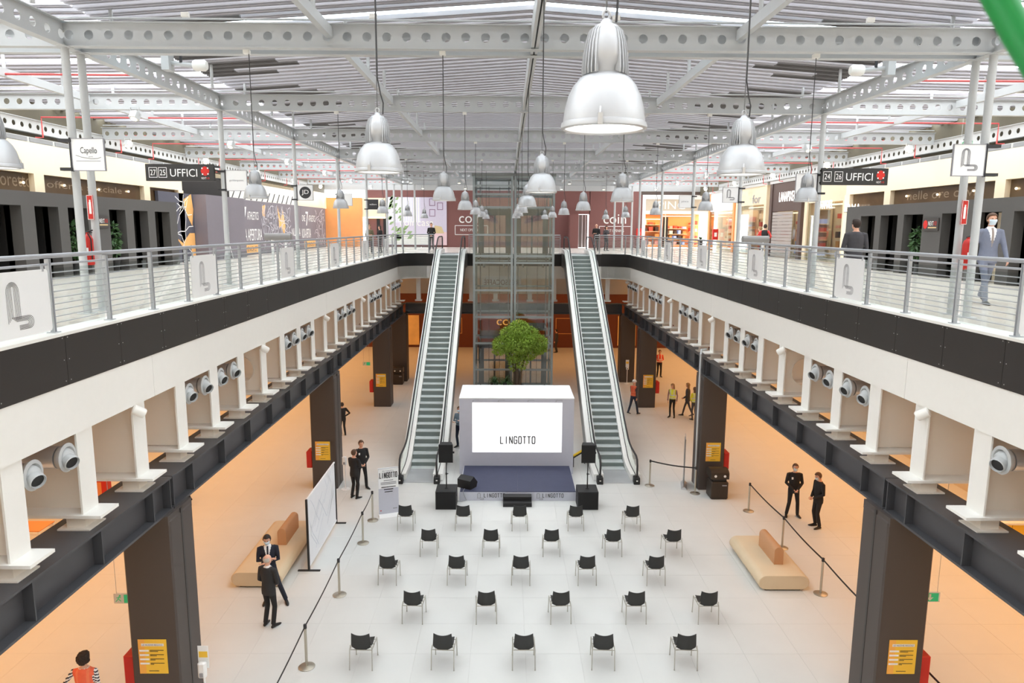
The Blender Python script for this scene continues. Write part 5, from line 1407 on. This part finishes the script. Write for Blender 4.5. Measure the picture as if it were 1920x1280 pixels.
    for s in (-1, 1):
        wr, hd, sd, nn = pos[s]; curl = nn*(1 if (nn.dot(V((-s, 0, 0))) > 0) else -1)
        for i, (o_, L) in enumerate(((-.030, .062), (-.010, .074), (.010, .080), (.029, .070))):
            p0 = wr + hd*.08 + sd*o_; p1 = p0 + hd*L*.5 + curl*.008; p2 = p1 + (hd*.8 + curl*.6).normalized()*L*.5
            fb.path([tuple(p0), tuple(p1), tuple(p2)], [.0085, .008, .006], 6)
        p0 = wr + hd*.03 + sd*.034; fb.path([tuple(p0), tuple(p0 + hd*.03 + sd*.022 + curl*.008), tuple(p0 + hd*.062 + sd*.026 + curl*.014)], [.0105, .0095, .007], 6)
    nb = len(vs); fs += [tuple(i + nb for i in f) for f in fb.f]; vs = np.vstack([vs, np.array(fb.v, 'f')])
    # --- colour by nearest limb
    ctr = np.array([vs[list(f)].mean(axis=0) for f in fs])
    best = np.full(len(fs), 1e9); kind = np.zeros(len(fs), int); tpar = np.zeros(len(fs))
    kinds = ['skin', 'top', 'arm', 'legs', 'shoe']
    for a, b, r, k in segs:
        a = np.array(a); b = np.array(b); d = b - a; u = np.clip(((ctr - a) @ d)/(d @ d), 0, 1); q = np.linalg.norm(ctr - a - u[:, None]*d, axis=1) - r
        m_ = q < best; best[m_] = q[m_]; kind[m_] = kinds.index(k)
    kind[(kind == 1) & (ctr[:, 2] < coat - .005)] = 3
    kind[(kind == 3) & (ctr[:, 2] > coat + .0) & (np.abs(ctr[:, 0]) < .2) & jacket] = 1
    if not jacket: kind[(kind == 1) & (ctr[:, 2] < .97)] = 3
    kind[nb and np.arange(len(fs)) >= len(fs) - len(fb.f)] = 0
    kind[(kind == 1) & (ctr[:, 2] > 1.475)] = 0
    mats = [SKIN, top, top, legs_, SHOE]; midx = kind.copy()
    def addm(m): mats.append(m); return len(mats)-1
    zz = ctr[:, 2]; xx = np.abs(ctr[:, 0]); yy = ctr[:, 1] - lean*(zz-.9)
    if shirt:
        i = addm(shirt); sel = ((kind == 1) | (kind == 0)) & (yy > .03) & (zz > 1.12) & (zz < 1.5) & (xx < (zz-1.12)*.24); midx[sel] = i
        col = (zz > 1.465) & (zz < 1.505) & (xx < .075) & ((kind == 0) | (kind == 1)); midx[col] = i
        if tie: j = addm(tie); midx[sel & (xx < .022) & (zz < 1.47)] = j
    if vest:
        i = addm(vest[0]); j = addm(vest[1]); sel = (kind == 1) & (zz > .84) & (zz < 1.47)
        sel |= (kind == 2) & (zz > 1.33) & (xx < .185*slim)
        midx[sel] = i
        midx[sel & ((np.abs(zz - 1.02) < .028) | (np.abs(zz - 1.16) < .028) | ((xx > .07) & (xx < .115) & (zz > 1.16)))] = j
    if stripes:
        i = addm(stripes[0]); j = addm(stripes[1]); a_ = (kind == 2) & (midx == 2); midx[a_] = i; midx[a_ & ((zz*18 + xx*6) % 1 < .45)] = j
    bm_ = bpy.data.meshes.new('body'); bm_.from_pydata([tuple(map(float, v)) for v in vs], [], fs)
    for m in mats: bm_.materials.append(m)
    bm_.polygons.foreach_set('material_index', [int(i) for i in midx]); bm_.polygons.foreach_set('use_smooth', [True]*len(fs)); bm_.update()
    put('body', bm_, t)
    # --- hair, eyes, mask, helmet as worn pieces
    def cap(name, f, k, m, cz=.0):
        b = MB(); n, mm = 24, 16; g = []
        for i in range(mm+1):
            for j in range(n):
                th = PI*i/mm; p = V((math.sin(th)*math.cos(2*PI*j/n), math.sin(th)*math.sin(2*PI*j/n), math.cos(th)))
                g.append(tuple(hc + Rh @ V((p.x*.076*k, p.y*.094*k - .005, p.z*.095*k + .02 + cz))))
        fs_ = []
        for i in range(mm):
            for j in range(n):
                th = PI*(i+.5)/mm; p = V((math.sin(th)*math.cos(2*PI*(j+.5)/n), math.sin(th)*math.sin(2*PI*(j+.5)/n), math.cos(th)))
                if f(p): fs_.append((i*n+j, i*n+(j+1) % n, (i+1)*n+(j+1) % n, (i+1)*n+j))
        b.add(g, fs_); o = b.build(name, m, t, True); sd_ = o.modifiers.new('thick', 'SOLIDIFY'); sd_.thickness = .008; sd_.offset = 1; return o
    if helmet:
        cap('hard_hat', lambda p: p.z > .12, 1.22, helmet, .01)
        b = MB(); rg = []
        for r_, z_ in ((1.2, .03), (1.38, .024), (1.38, .030), (1.2, .04)): rg.append([tuple(hc + Rh @ V((.076*r_*math.cos(2*PI*k/20), .094*r_*1.04*math.sin(2*PI*k/20) + .012, z_))) for k in range(20)])
        b.loft(rg, cap=False, close=True).build('hat_brim', helmet, t)
    if hair:
        if long_hair:
            cap('hair', lambda p: p.z > .45 or p.y < .25 and p.z > -.75, 1.16, hair)
            b = MB(); b.loft([[tuple(hc + Rh @ V((.088*q*math.cos(2*PI*k/14), -.05 + .052*q*math.sin(2*PI*k/14), z))) for k in range(14)] for z, q in ((.06, .7), (-.03, 1.05), (-.12, 1.1), (-.2, .95), (-.25, .5))]).build('hair_length', hair, t, True)
        elif bare_head: cap('hair', lambda p: p.y < .05 and -.55 < p.z < .35, 1.05, hair)
        elif hair_k:
            rc = random.Random(6); b = MB()
            for _ in range(110):
                while True:
                    p = V((rc.uniform(-1, 1), rc.uniform(-1, 1), rc.uniform(-1, 1))).normalized()
                    if p.z > .45 or (p.y < .2 and p.z > -.95): break
                q = rc.uniform(.024, .038); ell(b, hc + Rh @ V((p.x*.088, p.y*.104 - .012, p.z*.105 + .015)), q, q, q, None, 7, 5)
            b.build('hair', hair, t, True)
            cap('hair_base', lambda p: p.z > .5 or (p.y < .15 and p.z > -.95), 1.2, hair)
        else: cap('hair', lambda p: p.z > .55 or (p.y < .2 and p.z > -.25) or (p.y < -.1 and p.z > -.9) or (p.z > .3 and p.y < .5), 1.13, hair)
    for s in (-1, 1):
        b = MB(); ell(b, hc + Rh @ V((s*.03, .086, .018)), .011, .006, .007, Rh, 8, 6); b.build('eye', BLACK, t)
    b = MB(); ell(b, hc + Rh @ V((0, .086, -.062)), .022, .006, .006, Rh, 8, 6); b.build('mouth', mat('lips', rgb(176, 104, 94), .5), t)
    if mask:
        b = MB(); rg = []
        for z_, yo in ((.0, .102), (-.03, .112), (-.06, .108), (-.095, .085), (-.11, .06)):
            w2 = .072 if z_ > -.05 else .06; row = []
            for k in range(9):
                u = k/4 - 1; row.append(tuple(hc + Rh @ V((u*w2, yo - .055*u*u, z_ + .004*u*u))))
            rg.append(row)
        g = [p for r_ in rg for p in r_]; b.add(g, [(i*9+k, i*9+k+1, i*9+k+10, i*9+k+9) for i in range(4) for k in range(8)])
        o = b.build('face_mask', MASK, t, True); q = o.modifiers.new('thick', 'SOLIDIFY'); q.thickness = .004
    if badge:
        b = MB(); b.box(.07, .12, .11 + lean*.4, .125 + lean*.4, 1.27, 1.34); b.build('badge', PAPER, t)
    return t
BLK = cloth('black suit', 34, 33, 34); NAVY = cloth('navy suit', 32, 35, 48); CHAR = cloth('charcoal suit', 46, 45, 46)
BLUEG = cloth('blue grey suit', 118, 124, 142); JEAN = cloth('dark jeans', 42, 50, 68); GREYB = cloth('blue grey shirt', 122, 140, 152)
HVY = (cloth('yellow safety vest', 222, 228, 70), cloth('silver reflective tape', 206, 208, 200)); HVO = (cloth('orange safety vest', 246, 112, 78), cloth('silver orange tape', 250, 132, 92))
HVO2 = (cloth('red orange safety vest', 228, 84, 60), cloth('white tape', 236, 230, 224)); DKG = cloth('dark grey wool', 70, 68, 72); MAUVE = cloth('mauve knit', 150, 124, 128)
# ground floor
person('bald older man in black suit, back turned, facing the man with crossed arms', (-5.92, 15.5, 0), -.35, CHAR, BLK, 1.76, HAIRG, arms='front', bare_head=True, look=(-.3, .05), shirt=SHIRTW)
person('man in navy suit with crossed arms and white mask by the left bench', (-6.26, 16.55, 0), PI+.25, NAVY, NAVY, 1.80, HAIRD, arms='crossed', stance='step', mask=True, shirt=SHIRTW, tie=NAVY, look=(-.1, -.25))
person('black suited person with brown hair, back turned, beside the sanitizer stand', (-5.62, 23.5, 0), -.5, BLK, BLK, 1.72, HAIRM, arms='crossed', look=(-.4, 0))
person('security man in black with white badge facing the black suited back', (-5.55, 24.35, 0), PI+.5, BLK, BLK, 1.80, HAIRM, arms='front', badge=True, stance='wide', look=(.1, -.1))
person('man in blue grey shirt and dark jeans half hidden by the LED box', (-2.4, 29.3, 0), PI-.5, GREYB, JEAN, 1.78, HAIRM, arms='crossed', mask=True, jacket=False, look=(.0, -.1))
person('security man in black with mask and badge standing right of the chairs', (8.85, 22.0, 0), PI-.1, BLK, BLK, 1.78, HAIRM, arms='front', mask=True, badge=True, stance='wide', look=(0, -.05))
person('man in black suit looking down, seen from the side, right of the chairs', (9.28, 21.15, 0), PI/2+.15, BLK, BLK, 1.80, HAIRM, arms='front', mask=True, look=(.1, -.35))
person('worker in orange vest and white helmet striding past the third right column', (5.92, 34.8, 0), -.9, DKG, JEAN, 1.76, None, arms='swing', stance='walk', vest=HVO, helmet=PAPER, jacket=False)
person('long haired woman in yellow vest standing alone on the right', (7.75, 34.3, 0), PI-.5, MAUVE, BLK, 1.70, HAIRB, True, arms='down', vest=HVY, jacket=False, slim=.92, look=(-.5, -.1))
person('long haired person in dark clothes mid step near the two yellow vests', (8.55, 34.5, 0), 1.2, DKG, DKG, 1.68, HAIRB, True, arms='front', stance='walk', jacket=False, slim=.92)
person('short woman in yellow vest with back turned beside the right second column', (8.72, 33.85, 0), .3, HVY[0], DKG, 1.62, HAIRM, True, arms='front', vest=HVY, jacket=False, slim=.92)
person('person in yellow vest partly hidden by the right second column', (8.95, 33.2, 0), 1.4, DKG, DKG, 1.70, HAIRM, arms='front', vest=HVY, jacket=False)
person('distant worker in red orange vest holding a white sheet behind the third right column', (9.15, 44.0, 0), PI, HVO2[0], BLK, 1.72, HAIRM, arms='hold', vest=HVO2, jacket=False)
person('distant dark figure standing to the right of the lift', (3.3, 52.8, 0), 1.2, DKG, DKG, 1.75, HAIRD, arms='down')
person('person in dark trousers seen only from the knees down under the left girder', (-11.3, 23.1, 0), 1.4, DKG, BLK, 1.75, HAIRD, stance='walk')
person('person in black just showing behind the left second column', (-7.72, 31.0, 0), .6, BLK, BLK, 1.5, HAIRD, arms='hip')
person('woman with short dark curly hair in orange vest and striped sleeves, back turned', (-7.95, 11.75, 0), .12, SHIRTW, JEAN, 1.70, HAIRD, arms='mirrorhip', vest=HVO, stripes=(SHIRTW, cloth('navy stripe', 44, 46, 60)), jacket=False, hair_k=1.28)
# upper gallery
person('man in blue grey suit, white shirt and mask walking behind the right railing', (9.45, 14.75, ZU), PI-.15, BLUEG, BLUEG, 1.84, HAIRM, arms='swing', stance='walk', mask=True, shirt=SHIRTW, tie=cloth('taupe tie', 150, 138, 132), look=(0, 0))
person('person in dark grey jacket with back turned behind the right railing', (7.3, 16.0, ZU), -.2, DKG, BLK, 1.73, HAIRD, arms='front', look=(.6, 0))
person('person in black and red top, hands on hips, before the shops on the right', (12.6, 36.5, ZU), -.7, BLK, BLK, 1.74, HAIRD, arms='hip', stripes=(RED, RED), jacket=False)
person('person in red top bending by the umber shop', (13.3, 38.8, ZU), 1.0, cloth('red jersey', 200, 56, 46), DKG, 1.62, HAIRB, arms='hold', jacket=False, lean=.25)
person('man in black standing near the top of the left escalator', (-5.5, 48.6, ZU), PI, BLK, BLK, 1.78, HAIRM, arms='front', shirt=None)
person('bald man in black near the top of the right escalator', (5.55, 48.4, ZU), PI-.4, BLK, BLK, 1.78, HAIRG, arms='hold', bare_head=True)
person('slim person in dark clothes beside the bald man at the right escalator top', (6.25, 48.7, ZU), PI+.5, DKG, DKG, 1.66, HAIRD, True, arms='hold', slim=.92)
person('blond woman in olive coat on the far left gallery', (-8.3, 41.5, ZU), PI+.3, cloth('olive coat', 108, 100, 78), BLK, 1.62, HAIRB, True, arms='hold', slim=.92)
person('dark haired person in black beside the blond woman on the far left gallery', (-7.85, 42.3, ZU), 2.4, BLK, BLK, 1.58, HAIRD, True, arms='front', slim=.92)

# things glimpsed in the arcades under the joists
t = thing('display_stand', 'red display stand glimpsed under the left joists in the arcade', 'display stand', (-13.6, 22.0, 0))
B(-.45, .45, -.2, .2, .0, .5).build('base', mat('dark red board', rgb(150, 36, 36), .5), t); B(-.45, .45, -.15, .15, .5, 1.35).build('panel', RED, t)
Face((-.45, -.15, .5), (1, 0, 0)).rect(.3, .75, .2, .65, mat('pale orange print', rgb(236, 150, 90), .5), t)
t = thing('table', 'white framed wooden table glimpsed under the nearest left joists', 'table', (-14.1, 19.4, 0))
B(-.6, .6, -.35, .35, .72, .75).build('tabletop', WOOD, t); MB().box(-.58, .58, -.34, -.31, .60, .64).box(-.58, .58, .31, .34, .60, .64).build('rail', PAPER, t)
for x in (-.57, .57):
    for y in (-.32, .32): B(x-.025, x+.025, y-.025, y+.025, 0, .72).build('leg', PAPER, t)
t = thing('yellow_counter', 'yellow panelled counter glimpsed under the nearest right joists', 'counter', (14.1, 19.2, 0))
for k in range(3): B(-.9+.6*k+.01, -.3+.6*k-.01, -.25, .25, 0, 1.05).build('panel', YEL, t)
B(-.95, .95, -.3, .3, 1.05, 1.1).build('worktop', PAPER, t)
